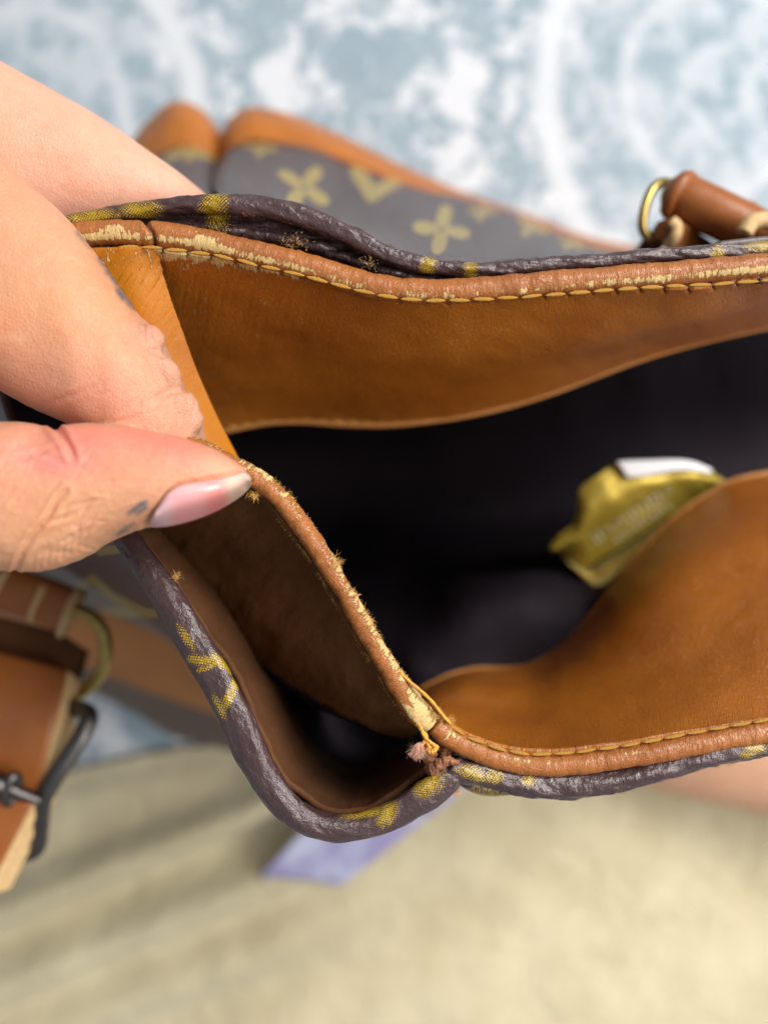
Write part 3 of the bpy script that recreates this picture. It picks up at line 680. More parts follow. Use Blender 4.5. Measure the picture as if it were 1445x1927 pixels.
nn = gnormals(V); V += nn*((fbm(px[..., 0]/160, px[..., 1]/120, 131, 3)-0.5)*0.005)[..., None]
bk = sheet('back_panel', V, M['canvas'], bag, 0.0014, attrs={'print': pr, 'scuff': np.zeros(V.shape[:2])})
# leather base trim of the back panel
t0 = spline([(418, 306, .2605), (434, 284, .2515), (465, 266, .2485), (560, 276, .2485), (640, 300, .2485), (760, 348, .249), (870, 382, .251), (1000, 423, .254), (1130, 469, .259), (1640, 518, .259)], nB)
t1 = spline([(416, 280, .266), (430, 246, .258), (462, 224, .255), (500, 224, .255), (620, 266, .256), (760, 330, .258), (870, 376, .262), (1000, 420, .265), (1130, 466, .27), (1640, 515, .27)], nB)
t2 = spline([(420, 272, .285), (436, 240, .280), (466, 217, .278), (510, 220, .278), (620, 258, .28), (760, 326, .282), (870, 374, .288), (1000, 420, .29), (1130, 466, .295), (1640, 515, .295)], nB)
t3 = t2.copy(); t3[:, 2] = 0.345; t3[:, 1] += 130; t3[:, 0] += 20
sheet('base_trim', Pa(crow([t0, t1, t2, t3], 60)), M['trim'], bag, 0.002, attrs={'dark': np.zeros((60, nB))})
# gusset (left end)
nG = 120
e0 = spline([(160, 430, .126), (260, 410, .125), (340, 398, .124), (418, 392, .124)], nG)
e1 = spline([(200, 420, .20), (270, 372, .20), (330, 352, .198), (380, 354, .198), (412, 368, .205)], nG)
e2 = spline([(230, 360, .262), (280, 308, .258), (325, 281, .255), (368, 280, .255), (402, 298, .26), (414, 320, .268)], nG)
V = Pa(crow([e0, e1, e2], 90)); px = to_px(V)
pr = np.maximum(flower(px, 362, 290, 36, 0.3, .6), sstep(12, 6, seg_dist(px, [(320, 300), (350, 285), (398, 296)])[0]))
sheet('gusset_panel', V, M['canvas'], bag, 0.0014, attrs={'print': pr, 'scuff': np.zeros(V.shape[:2])})
f0 = spline([(231, 358, .2605), (281, 306, .2565), (325, 279, .2535), (368, 278, .2535), (402, 296, .2585), (413, 318, .2665)], nG)
f1 = spline([(232, 310, .270), (284, 245, .266), (330, 214, .262), (370, 222, .262), (405, 256, .268), (416, 285, .275)], nG)
f2 = spline([(236, 300, .290), (286, 236, .286), (330, 205, .282), (368, 214, .282), (404, 250, .288), (418, 278, .292)], nG)
f3 = f2.copy(); f3[:, 2] = .345; f3[:, 1] += 130
sheet('base_trim', Pa(crow([f0, f1, f2, f3], 50)), M['trim'], bag, 0.002, attrs={'dark': np.zeros((50, nG))})
# side panel (lower left, in shade)
nS = 300
s0 = spline([(160, 432, .127), (40, 520, .135), (0, 700, .140), (60, 860, .138), (150, 945, .1335), (235, 1022, .1260), (300, 1125, .1225), (345, 1195, .1215), (400, 1290, .1205), (440, 1365, .1205), (480, 1440, .1205), (530, 1515, .1205), (610, 1565, .121), (700, 1556, .121), (800, 1500, .1215), (860, 1455, .1215)], nS)
s1 = spline([(190, 430, .19), (-20, 560, .19), (-80, 760, .19), (-40, 930, .19), (60, 1030, .185), (150, 1075, .182), (230, 1130, .178), (300, 1185, .176), (380, 1250, .175), (430, 1318, .175), (480, 1375, .176), (540, 1432, .178), (620, 1462, .18), (700, 1455, .18), (780, 1420, .18), (860, 1370, .18)], nS)
s2 = spline([(230, 360, .262), (-10, 500, .255), (-90, 760, .25), (-70, 960, .248), (0, 1080, .246), (110, 1128, .244), (200, 1150, .242), (300, 1188, .240), (360, 1228, .24), (405, 1282, .24), (445, 1330, .24), (510, 1380, .24), (600, 1400, .24), (700, 1395, .24), (780, 1370, .24), (860, 1330, .24)], nS)
V = Pa(crow([s0, s1, s2], 130)); px = to_px(V)
dl = np.minimum(seg_dist(px, [(140, 1112), (178, 1085), (215, 1118), (285, 1152)])[0], np.minimum(seg_dist(px, [(200, 1148), (330, 1150)])[0], seg_dist(px, [(195, 1034), (240, 1028)])[0]))
dl = np.minimum(dl, seg_dist(px, [(-40, 1200), (60, 1180)])[0])
sheet('side_panel', V, M['canvas'], bag, 0.0014, attrs={'print': sstep(11, 5, dl), 'scuff': np.zeros(V.shape[:2])})
k0 = s2.copy(); k0[:, 2] -= 0.0015
k1 = spline([(232, 310, .270), (-30, 480, .27), (-130, 760, .27), (-120, 1000, .27), (-20, 1165, 0.288), (80, 1222, 0.288), (180, 1258, 0.288), (270, 1292, 0.288), (340, 1318, 0.288), (400, 1338, 0.288), (450, 1362, 0.288), (510, 1395, 0.288), (600, 1415, 0.288), (700, 1405, 0.288), (780, 1380, 0.288), (860, 1340, 0.288)], nS)
sheet('base_trim', Pa(crow([k0, (k0+k1)/2+np.array([0, 6, -0.003]), k1], 50)), M['trim'], bag, 0.002, attrs={'dark': np.zeros((50, nS))})
k2 = spline([(236, 300, .290), (-30, 480, 0.318), (-140, 780, 0.318), (-120, 1030, 0.318), (0, 1200, 0.318), (100, 1262, 0.318), (190, 1292, 0.318), (265, 1330, 0.318), (335, 1374, 0.318), (430, 1396, 0.318), (480, 1410, 0.318), (540, 1425, 0.318), (620, 1430, 0.318), (700, 1415, 0.318), (780, 1385, 0.318), (860, 1345, 0.318)], nS)
k3 = k2.copy(); k3[:, 2] = .352; k3[:, 0] += (700-k3[:, 0])*0.45; k3[:, 1] += (900-k3[:, 1])*0.45
sheet('base_panel', Pa(crow([k1, k2, k3], 40)), M['canvas'], bag, 0.002, attrs={'print': np.zeros((40, nS)), 'scuff': np.zeros((40, nS))})
# front panel below the near rim
nF = 200
j0 = spline([(850, 1452, .1215), (915, 1466, .122), (980, 1482, .122), (1040, 1488, .122), (1100, 1484, .122), (1250, 1450, .122), (1445, 1406, .122), (1640, 1370, .122)], nF)
j1 = j0.copy(); j1[:, 2] = .134; j1[:, 1] += 14*np.exp(-((j1[:, 0]-905)/65)**2) - 22*(1-np.exp(-((j1[:, 0]-905)/65)**2))
j2 = j0.copy(); j2[:, 2] = .24; j2[:, 1] = 1290; j3 = j0.copy(); j3[:, 2] = .35; j3[:, 1] = 1200
V = Pa(crow([j0, j1, j2, j3], 80)); px = to_px(V)
sheet('front_panel', V, M['rim'], bag, 0.0014, attrs={'print': blobs(px, [(920, 1492, 70, 14, 0.1)])*0.75, 'scuff': np.zeros(V.shape[:2])})

# --- top right handle --------------------------------------------------
def hgrp(name, p):
    e = bpy.data.objects.new(name, None); link(e, bag); return e
hd = hgrp('handle', None)
zz = lambda V: {'dark': np.zeros(V.shape[:2])}
dH = .160
Ch = Pa(spline([(1266, 362, dH), (1275, 366, dH-.001), (1330, 392, dH-.003), (1400, 426, dH-.004), (1470, 462, dH-.004), (1600, 520, dH-.002)], 90))
rr = np.full(90, 0.0046); rr[:6] = 0.0046*np.array([.55, .8, .92, .98, 1, 1])
V = tube_pts(Ch, rr, rr, 32); tube('grip', V, M['handle'], hd, attrs=zz(V))
for (c, e) in (((1268, 362), (1288, 372)), ((1384, 420), (1402, 428))):
    V = tube_pts(Pa(np.array([(*c, dH-.002), ((c[0]+e[0])/2, (c[1]+e[1])/2, dH-.0025), (*e, dH-.003)])), np.array([.0046, .0051, .0047]), None, 32)
    tube('grip_collar', V, M['handle'], hd, attrs=zz(V))
def ring_pts(c, ax, bx, ang, d, tilt, n=72, pw=0.8):
    t = np.linspace(0, 2*np.pi, n); cx = np.sign(np.cos(t))*np.abs(np.cos(t))**pw*ax; cy = np.sign(np.sin(t))*np.abs(np.sin(t))**pw*bx
    return Pa(np.stack([c[0]+cx*math.cos(ang)-cy*math.sin(ang), c[1]+cx*math.sin(ang)+cy*math.cos(ang), d+tilt*cx/ax], -1))
def ring(name, pts, r, mat, parent):
    # closed tube with a rotation-minimising frame
    p = pts[:-1]; n = len(p); T = np.roll(p, -1, 0)-np.roll(p, 1, 0); T /= np.linalg.norm(T, axis=1, keepdims=True)
    c = p.mean(0); nrm = np.cross(p[0]-c, p[n//4]-c); nrm /= np.linalg.norm(nrm); N1 = np.cross(T, nrm); N1 /= np.linalg.norm(N1, axis=1, keepdims=True); N2 = np.cross(N1, T)
    th = np.linspace(0, 2*np.pi, 14, endpoint=False)
    V = p[:, None]+N1[:, None]*(r*np.cos(th))[None, :, None]+N2[:, None]*(r*np.sin(th))[None, :, None]
    F = [(i*14+j, i*14+(j+1) % 14, ((i+1) % n)*14+(j+1) % 14, ((i+1) % n)*14+j) for i in range(n) for j in range(14)]
    return mesh(name, V.reshape(-1, 3), F, mat, parent)
ring('handle_ring', ring_pts((1243, 396), 30, 54, 0.28, dH+.001, 0.002), 0.00105, M['brass'], hd)
# leather tab looped through the ring
def strap(name, A, B, n, thick, mat, parent):
    a = spline(A, n); b = spline(B, n); V = Pa(crow([a, (a+b)/2, b], 16))
    return sheet(name, V, mat, parent, thick, attrs={'dark': np.zeros(V.shape[:2])})
strap('tab', [(1238, 428, dH), (1255, 412, dH-.003), (1285, 420, dH-.003), (1330, 448, dH+.002), (1400, 500, dH+.012)], [(1225, 462, dH+.002), (1243, 450, dH-.001), (1262, 470, dH), (1290, 500, dH+.006), (1330, 540, dH+.016)], 50, 0.002, M['handle'], hd)
V = tube_pts(Pa(spline([(1262, 415, dH-.0045), (1273, 425, dH-.0045), (1270, 445, dH-.004), (1256, 462, dH-.002)], 24)), 0.0012, 0.001, 12); tube('tab_edge', V, M['rawedge'], hd)
strap('tab', [(1195, 470, dH+.012), (1215, 445, dH+.008), (1245, 430, dH+.004)], [(1220, 500, dH+.014), (1235, 470, dH+.01), (1262, 450, dH+.006)], 30, 0.002, M['handle'], hd)
V = tube_pts(Pa(spline([(1400, 440, dH-.012), (1412, 420, dH-.012), (1436, 414, dH-.012), (1462, 426, dH-.012), (1470, 450, dH-.010)], 30)), 0.0016, 0.0016, 12); tube('tab_edge', V, M['rawedge'], hd)

# --- lower left strap with ring and buckle -----------------------------
st = hgrp('shoulder_strap', None); dS = .188
V = tube_pts(Pa(spline([(-160, 1052, dS+.006), (-60, 1085, dS+.003), (20, 1110, dS), (80, 1128, dS), (135, 1152, dS)], 60)), 0.0056, 0.0030, 28, power=0.8); tube('strap_loop', V, M['handle'], st, attrs=zz(V))
for (x, y, k) in ((4, 1108, 1.0), (77, 1131, 1.0), (133, 1154, 1.12)):
    c = np.array([P(x-4, y-2, dS), P(x+1, y, dS), P(x+5, y+2, dS)]); V = tube_pts(c, 0.0058*k, 0.0032*k, 28, power=0.8); tube('loop_edge', V, M['rawedge'], st)
V = tube_pts(Pa(spline([(110, 1150, dS+.001), (140, 1148, dS-.002), (168, 1158, dS-.003), (190, 1182, dS-.003), (199, 1216, dS-.002), (194, 1254, dS-.001), (176, 1284, dS), (148, 1306, dS+.001), (112, 1312, dS+.003)], 80)), 0.0016, 0.0016, 18); tube('strap_ring', V, M['brass'], st)
strap('strap_backing', [(-160, 1120, dS+.006), (-60, 1148, dS+.005), (40, 1172, dS+.004), (110, 1192, dS+.004), (168, 1228, dS+.006)], [(-160, 1230, dS+.006), (-60, 1245, dS+.005), (40, 1262, dS+.004), (110, 1276, dS+.004), (150, 1285, dS+.006)], 40, 0.0015, M['gap'], st)
def slab(name, q, thick, mat, emat, parent, bow=0.0):
    """strap piece: q = 4 corners (px,py,d) tl,tr,br,bl; a solid slab with raw edges as its own part"""
    q = np.asarray(q, float); n = 24; G = np.zeros((n, n, 3))
    for i in range(n):
        for j in range(n):
            u, v = j/(n-1), i/(n-1); G[i, j] = (q[0]*(1-u)+q[1]*u)*(1-v)+(q[3]*(1-u)+q[2]*u)*v; G[i, j, 2] -= bow*math.sin(math.pi*v)
    V = Pa(G); o = sheet(name, V, mat, parent, 0.0012, attrs={'dark': np.zeros((n, n))})
    nrm = gnormals(V); nrm *= np.sign(nrm[..., 2:3])
    lo = V-nrm*thick+np.array([0.0026, 0, 0]); bdr = [(i, n-1) for i in range(n)]
    idx = bdr; A = np.array([V[i] for i in idx]); B = np.array([lo[i] for i in idx])
    layers = crow([A, A*0.7+B*0.3, A*0.35+B*0.65, B], 13)
    e = sheet('strap_edge', layers+nrm[:, -1][None]*(-0.0004)+np.sin(np.linspace(0, 6*np.pi, 13))[:, None, None]*np.array([0.00035, 0, 0]), emat, parent)
    return o
slab('strap', [(-150, 1190, dS-.006), (128, 1262, dS-.004), (72, 1492, dS-.012), (-190, 1430, dS-.012)], 0.0075, M['handle'], M['rawedge'], st, 0.003)
slab('strap_end', [(-190, 1470, dS-.016), (62, 1512, dS-.016), (-30, 1690, dS-.02), (-260, 1660, dS-.02)], 0.0065, M['handle'], M['rawedge'], st, 0.0)
sl = spline([(112, 1276, dS-.0058), (102, 1330, dS-.0082), (88, 1390, dS-.0105), (62, 1470, dS-.0122)], 9*20+1); W = Pa(sl)
for i in range(9): put_stitch(W[i*20+3], W[i*20+17], 0.0009, 0.0007, st)
bd = dS-.012
V = tube_pts(Pa(spline([(110, 1345, bd+.012), (146, 1334, bd+.008), (168, 1346, bd+.004), (160, 1372, bd+.002), (128, 1425, bd), (96, 1475, bd-.001), (80, 1510, bd-.001), (74, 1560, bd+.001), (66, 1598, bd+.002), (30, 1608, bd+.003), (-60, 1590, bd+.004), (-140, 1560, bd+.004)], 110)), 0.0021, 0.0017, 18); tube('buckle', V, M['steel'], st)
V = tube_pts(Pa(spline([(-80, 1455, bd-.004), (0, 1478, bd-.005), (20, 1486, bd-.005), (50, 1498, bd-.004), (76, 1508, bd-.003)], 50)), np.interp(np.arange(50), [0, 26, 30, 49], [.0026, .0026, .0016, .0011]), None, 18); tube('buckle_pin', V, M['steel'], st)
ring('pin_collar', ring_pts((22, 1486), 10, 26, 0.3, bd-.005, .001, 40, 1.0), 0.0011, M['steel'], st)

# ------------------------------------------------------------------ frayed fibres and torn threads
def fibres(name, items, mat, parent, curl=1.0):
    """items: list of (root, dir, length, radius); each a thin curling hair"""
    V = []; F = []; k = 7
    for (p, d, Ln, r) in items:
        d = np.asarray(d, float); d /= np.linalg.norm(d); b = len(V); c = np.asarray(p, float); r = r*0.62
        side = np.cross(d, rng.normal(size=3)); side /= np.linalg.norm(side)+1e-9; s2 = np.cross(d, side); bend = rng.normal(size=3)*0.35
        for i in range(k+1):
            t = i/k; rr = r*(1-0.75*t)
            for a in range(3): ang = a*2.094; V.append(c+side*rr*math.cos(ang)+s2*rr*math.sin(ang))
            d = d+(bend*0.8+rng.normal(size=3)*0.28)*curl; d /= np.linalg.norm(d); c = c+d*Ln/k
        for i in range(k):
            for a in range(3):
                e = (a+1) % 3; F.append((b+i*3+a, b+i*3+e, b+i*3+3+e, b+i*3+3+a))
    o = mesh(name, np.array(V), F, mat, parent); o['kind'] = 'stuff'; return o
items = []
for (yc, ws, nfib, ln) in ((895, 10, 10, .0012), (925, 14, 30, .0016), (946, 12, 34, .0018), (1000, 30, 24, .0009), (1068, 8, 46, .0030), (1110, 22, 26, .0013), (1130, 10, 34, .0018), (1160, 20, 40, .0016), (1178, 10, 36, .0020), (1200, 26, 40, .0012), (1240, 30, 60, .0010), (1280, 30, 60, .0011), (1310, 26, 60, .0012)):
    for _ in range(nfib*7):
        y0 = rng.normal(yc, ws*0.5); i = int(np.argmin(np.abs(to_px(PRC)[:, 1]-y0))); j = rng.integers(0, ns)
        nrm = PRV[i, j]-PRC[i]; nrm /= np.linalg.norm(nrm)
        if nrm @ np.array([0.85, 0.45, 0.2]) < 0.25: continue
        items.append((PRV[i, j]-nrm*0.0001, nrm+rng.normal(size=3)*0.55+np.array([0.2, 0.3, 0]), ln*0.62*rng.uniform(0.2, 1.0)**1.5+0.0001, rng.uniform(0.00003, 0.00008)))
tuft = lambda x, y, d, n, ln, dr, sp, rad=0.00008: [(P(x+rng.normal()*sp, y+rng.normal()*sp, d), np.array(dr)+rng.normal(size=3)*0.36, ln*0.8*rng.uniform(.25, 1), rad*rng.uniform(.5, 1.1)) for _ in range(n*3)]
items += tuft(330, 1085, .1195, 26, .0013, (0.5, 0.4, 0.4), 4) + tuft(478, 930, .1135, 34, .0016, (0.1, -1, 0.2), 4) + tuft(820, 1345, .1175, 40, .0012, (1, .5, .3), 7) + tuft(845, 1357, .118, 30, .0012, (1, .6, .3), 5)
items += tuft(860, 1490, .121, 30, .0012, (0.2, -1, 0), 4) + tuft(1172, 1486, .1225, 26, .0009, (0, -1, 0), 5) + tuft(1350, 1442, .1225, 14, .0008, (0, -1, 0), 3) + tuft(1372, 1437, .1225, 14, .0008, (0, -1, 0), 3) + tuft(1212, 1473, .1225, 12, .0008, (0, -1, 0), 4)
for (x, y, n) in ((430, 428, 8), (540, 452, 10), (556, 455, 14), (572, 460, 8), (700, 497, 8), (690, 494, 8)): items += tuft(x, y, .1205, n, .0007, (0.2, 1, .3), 7)
# fuzzy back edge below the pinched roll
for _ in range(2600):
    t = rng.uniform(0.2, 0.95); i = int(t*619); c = PRC[i]; T = PRC[min(i+2, 619)]-PRC[i]; T /= np.linalg.norm(T); lat = np.cross(T, [0, 0, 1.0]); lat /= np.linalg.norm(lat)
    sgn = 1 if lat[0] < 0 else -1; lat = lat*sgn
    if vnoise(np.array([t*26.0]), np.array([0.5]), 9)[0] < 0.45: continue
    items.append((c+lat*0.0019+np.array([0, 0, -0.0012]), lat*0.5+rng.normal(size=3)*0.6, rng.uniform(0.0002, 0.0009), rng.uniform(.00004, .0001)))
fibres('frayed_fibres', items, M['fibre'], bag)
fan = [(P(788+rng.normal()*2.5, 1403+rng.normal()*2, .1162), np.array([-0.25+rng.normal()*0.42, -1.0, 0.05+rng.normal()*0.35]), .0024*rng.uniform(.45, 1), .00008*rng.uniform(.6, 1.2)) for _ in range(420)]
fibres('thread_tuft', fan, M['pink_fibre'], bag, 0.35)
def thread(pts, r, mat='stitch', name='torn_thread'):
    S = spline(pts, 40); V = tube_pts(Pa(S), np.full(40, r)*(1+0.12*np.sin(np.arange(40)*1.1)), None, 12)
    return tube(name, V, M[mat], bag)
thread([(748, 1262, .1172), (772, 1284, .1166), (798, 1306, .1164), (814, 1322, .1168), (828, 1340, .117), (838, 1352, .1175), (848, 1362, .118)], 0.00026)
for k in range(9):
    j1 = lambda a=2.0: random.uniform(-a, a)
    e = [(822, 1408), (812, 1416), (788, 1408)][k % 3]
    thread([(778+j1(5), 1352+j1(5), .1185), (793+j1(), 1374+j1(), .1170), (801+j1(3), 1388+j1(3), .1166+random.uniform(0, .0006)), (e[0]+j1(3), e[1]+j1(3), .1168)], random.uniform(0.00016, 0.00028))
thread([(822, 1404, .1172), (816, 1413, .1166), (806, 1414, .1168), (803, 1406, .1176)], 0.00040)
thread([(756, 1312, .1186), (772, 1336, .1180), (784, 1356, .1178), (792, 1372, .118)], 0.00030)
# torn leather scraps at the corner
M['scrap'] = plain('torn_pink_leather', (0.34, 0.14, 0.065), 0.85, var=0.55, scale=120, bump=0.0006, bscale=160)
def scrap(A, B, bow, seed):
    # thin ragged flap of torn leather between two edge lines
    a = spline(A, 40); b = spline(B, 40); V = Pa(crow([a, (a+b)/2+np.array([0, 0, -bow]), b], 18))
    rg = (fbm(np.arange(40)/2.2, np.zeros(40), seed, 3)-0.5)[:, None]*0.0012
    dirv = V[-1]-V[0]; dirv /= np.linalg.norm(dirv, axis=1, keepdims=True)
    f = np.linspace(0, 1, 18)[:, None, None]; V = V+dirv[None]*rg[None]*(f**2)-dirv[None]*np.roll(rg, 7)[None]*((1-f)**2)
    V[..., 2] += (fbm(np.arange(40)[None]/6+np.zeros((18, 1)), np.arange(18)[:, None]/5+np.zeros((1, 40)), seed+3, 3)-0.5)*0.0012
    sheet('torn_scrap', V, M['scrap'], bag, 0.0005)
scrap([(806, 1440, .1190), (822, 1432, .1182), (840, 1425, .1178), (862, 1432, .1188)], [(812, 1462, .1200), (828, 1450, .1190), (844, 1440, .1186), (864, 1440, .1192)], 0.0010, 5)
scrap([(796, 1400, .1206), (798, 1420, .1204), (800, 1438, .1203), (804, 1462, .1206)], [(820, 1398, .1206), (820, 1420, .1202), (822, 1440, .1202), (828, 1462, .1206)], 0.0008, 9)
scrap([(822, 1400, .1218), (826, 1415, .1214), (830, 1432, .1212)], [(846, 1398, .122), (848, 1416, .1216), (850, 1434, .1214)], 0.0006, 12)
# ------------------------------------------------------------------ gold packet inside the bag
def make_gold():
    t = NT('gold_foil'); o = t.obj(); n = t.noise(o, 90.0, 4, 0.6)
    c = t.mix(n, (0.40, 0.28, 0.03), (0.55, 0.40, 0.06)); t.set('Base Color', c); t.set('Metallic', 0.45); t.set('Roughness', 0.42)
    t.set('Normal', t.bump(t.noise(o, 90.0, 2), 0.0008, 0.7)); return t.m
dG = .1965
gp = empty('foil_packet', P(1200, 1000, dG))
tag(gp, 'crumpled gold foil packet with pale print and white edge inside the bag', 'packet')
ga = spline([(1030, 1032, dG), (1052, 1005, dG-.001), (1078, 985, dG-.002), (1086, 950, dG-.003), (1092, 918, dG-.004), (1125, 893, dG-.005), (1162, 872, dG-.004), (1230, 872, dG-.004), (1310, 872, dG-.004), (1345, 890, dG-.003), (1400, 925, dG)], 60)
gb = spline([(1055, 1042, dG+.004), (1080, 1052, dG+.004), (1110, 1066, dG+.003), (1130, 1052, dG+.002), (1160, 1035, dG+.001), (1200, 1010, dG), (1240, 985, dG), (1280, 965, dG+.001), (1330, 950, dG+.001), (1370, 940, dG+.002), (1420, 930, dG+.003)], 60)
V = Pa(crow([ga, ga*0.65+gb*0.35+np.array([0, 0, -.003]), ga*0.3+gb*0.7+np.array([0, 0, -.001]), gb], 50)); px = to_px(V); V += gnormals(V)*((fbm(px[..., 0]/50, px[..., 1]/50, 141, 3)-0.5)*0.0012)[..., None]
GV = V
sheet('packet_front', V, make_gold(), gp, 0.0004)
gc = gb+np.array([0, 4, 0.002]); gd = spline([(1085, 1075, dG+.006), (1105, 1098, dG+.002), (1125, 1110, dG), (1160, 1095, dG-.001), (1200, 1065, dG-.001), (1250, 1030, dG), (1300, 1000, dG+.001), (1420, 950, dG+.004)], 60)
M['gold2'] = plain('pale_gold_foil', (0.72, 0.55, 0.16), 0.35, metal=0.5, var=0.15, scale=20)
sheet('packet_flap', Pa(crow([gc, (gc+gd)/2+np.array([0, 0, -.0015]), gd], 24)), M['gold2'], gp, 0.0004)
wa = spline([(1160, 868, dG-.0065), (1210, 866, dG-.0065), (1300, 868, dG-.0065), (1340, 884, dG-.005)], 30); wb = spline([(1180, 898, dG-.0068), (1215, 895, dG-.0068), (1290, 884, dG-.0068), (1335, 890, dG-.0055)], 30)
sheet('packet_edge', Pa(crow([wa, (wa+wb)/2, wb], 8)), M['white'], gp, 0.0004)
# illegible pale print: two lines of small strokes
M['print'] = plain('pale_print', (0.62, 0.56, 0.40), 0.6, var=0.1)
V = []; F = []
ang = math.atan2(-95, 145)
for (ox, oy, n, hh) in ((1122, 1012, 15, 21), (1160, 1015, 11, 17)):
    for k in range(n):
        cx = ox+math.cos(ang)*k*12.0; cy = oy+math.sin(ang)*k*12.0
        h_ = hh*random.choice((0.7, 0.8, 1.0)); w_ = random.choice((3.0, 4.0, 5.0))
        for (lx, ly, lw, lh) in ((-3, 0, w_*0.5, h_), (2, random.choice((-h_*0.4, 0, h_*0.4)), 3.2, 2.2)):
            b = len(V)
            for (sx, sy) in ((-1, -1), (1, -1), (1, 1), (-1, 1)):
                x = lx+sx*lw*0.5; y = ly+sy*lh*0.5; X_ = cx+x*math.cos(ang)-y*math.sin(ang); Y_ = cy+x*math.sin(ang)+y*math.cos(ang)
                ii = np.unravel_index(np.argmin(((to_px(GV)-np.array([X_, Y_]))**2).sum(-1)), GV.shape[:2]); dd = CAM_Z-GV[ii][2]-0.0008
                V.append(P(X_, Y_, dd))
            F.append((b, b+1, b+2, b+3))
pt = mesh('packet_print', np.array(V), F, M['print'], gp, smooth=False); pt['kind'] = 'stuff'

# ------------------------------------------------------------------ THE HAND
def vsec(stations, n=120, ns=40, power=1.0):
    """stations: x, top, bottom (pixels), d centre, half thickness (m); returns a lofted tube of near-vertical picture sections"""
    S = spline([(a, (t+b)/2, (b-t)/2, d, h) for a, t, b, d, h in stations], n)
    th = np.linspace(0, 2*np.pi, ns, endpoint=False)
    c = np.sign(np.cos(th))*np.abs(np.cos(th))**power; s = np.sign(np.sin(th))*np.abs(np.sin(th))**power
    X_ = np.broadcast_to(S[:, 0][:, None], (n, ns)); Y_ = S[:, 1][:, None]+S[:, 2][:, None]*c; D_ = S[:, 3][:, None]-S[:, 4][:, None]*s
    # pixel positions are taken at the centre distance, so the section is a true ellipse in space
    W = np.stack([(X_-PW/2)*K*S[:, 3][:, None], -(Y_-PH/2)*K*S[:, 3][:, None], CAM_Z-D_], -1)
    return W
parts = []
TH = [(-330, 770, 1120, .116, .012), (-140, 784, 1092, .110, .0105), (0, 793, 1076, .1075, .0095), (60, 796, 1076, .107, .0092), (105, 806, 1070, .107, .0089), (150, 797, 1053, .107, .0087), (200, 797, 1024, .107, .0084), (250, 803, 1001, .107, .0080), (300, 813, 988, .107, .0075), (350, 825, 974, .1072, .0068), (400, 842, 955, .1075, .0058), (438, 864, 936, .108, .0044), (460, 884, 918, .1085, .0026), (467, 896, 906, .1087, .0012)]
parts.append(vsec(TH, power=0.93))
IX = [(-330, 90, 640, .121, .014), (-140, 190, 640, .117, .012), (-60, 255, 692, .116, .0112), (0, 300, 734, .1155, .0108), (60, 350, 768, .1155, .0104), (125, 408, 797, .1158, .010), (190, 490, 832, .1162, .0098), (225, 540, 852, .1168, .0096), (258, 588, 870, .1172, .0094), (290, 618, 880, .1178, .009), (318, 668, 886, .1185, .0085), (342, 725, 886, .119, .0075), (362, 752, 880, .1195, .006), (377, 790, 872, .12, .004), (383, 815, 850, .1205, .002)]
parts.append(vsec(IX, power=0.92))
MD = [(-330, -40, 520, .134, .012), (-140, 32, 500, .134, .0105), (0, 116, 470, .135, .010), (100, 172, 462, .136, .0095), (200, 230, 452, .137, .009), (300, 300, 436, .139, .008), (350, 337, 425, .141, .007), (392, 372, 412, .143, .005), (408, 386, 404, .1445, .002)]
parts.append(vsec(MD, power=0.95))
parts.append(vsec([(-330, 60, 560, .150, .012), (-140, 130, 520, .152, .010), (0, 210, 500, .154, .009), (100, 270, 480, .156, .008), (170, 320, 460, .158, .006), (190, 350, 440, .159, .002)]))
parts.append(vsec([(-330, 140, 600, .164, .011), (-140, 210, 540, .167, .009), (-20, 270, 520, .169, .008), (60, 320, 490, .171, .006), (80, 350, 470, .172, .002)]))
# palm and forearm, out of frame to the left
parts.append(vsec([(-1100, 320, 1020, .148, .026), (-800, 260, 1000, .143, .024), (-550, 100, 1080, .138, .025), (-380, 60, 1090, .134, .024), (-270, 160, 1000, .132, .018), (-230, 300, 850, .131, .008)], power=0.9))
bmv = []; bmf = []
for V in parts:
    n, m = V.shape[:2]; b = len(bmv); bmv += V.reshape(-1, 3).tolist(); bmf += [tuple(x+b for x in f) for f in gridF(n, m, True)]
    cb = len(bmv); bmv += [V[0].mean(0).tolist(), V[-1].mean(0).tolist()]
    for j in range(m): k = (j+1) % m; bmf.append((cb, b+k, b+j)); bmf.append((cb+1, b+(n-1)*m+j, b+(n-1)*m+k))
def blob(px_, py_, d, r, sx=1, sy=1, sz=1):
    n, m = 14, 18; b = len(bmv); c = P(px_, py_, d)
    for i in range(n):
        f = math.pi*(i+0.02)/(n-1+0.04)
        for j in range(m): t = 2*math.pi*j/m; bmv.append((c+np.array([r*sx*math.sin(f)*math.cos(t), r*sy*math.sin(f)*math.sin(t), r*sz*math.cos(f)])).tolist())
    for f in gridF(n, m, True): bmf.append(tuple(x+b for x in f))
for (x, y, d, r) in ((282, 640, .1138, .0024), (314, 704, .1138, .0022), (302, 684, .1132, .0018), (322, 718, .1145, .0016), (346, 764, .1160, .0024), (358, 792, .1165, .0022), (330, 762, .1150, .0026)): blob(x, y, d, r)
tmp = bpy.data.meshes.new('hand_raw'); tmp.from_pydata(bmv, [], bmf); to = bpy.data.objects.new('hand_raw', tmp); COL.objects.link(to)
bpy.context.view_layer.update()
import bmesh
bmx = bmesh.new(); bmx.from_mesh(tmp); bmesh.ops.recalc_face_normals(bmx, faces=bmx.faces); bmx.to_mesh(tmp); bmx.free()
md = to.modifiers.new('r', 'REMESH'); md.mode = 'VOXEL'; md.voxel_size = 0.00030; md.adaptivity = 0
ms = to.modifiers.new('s', 'SMOOTH'); ms.iterations = 34; ms.factor = 0.5
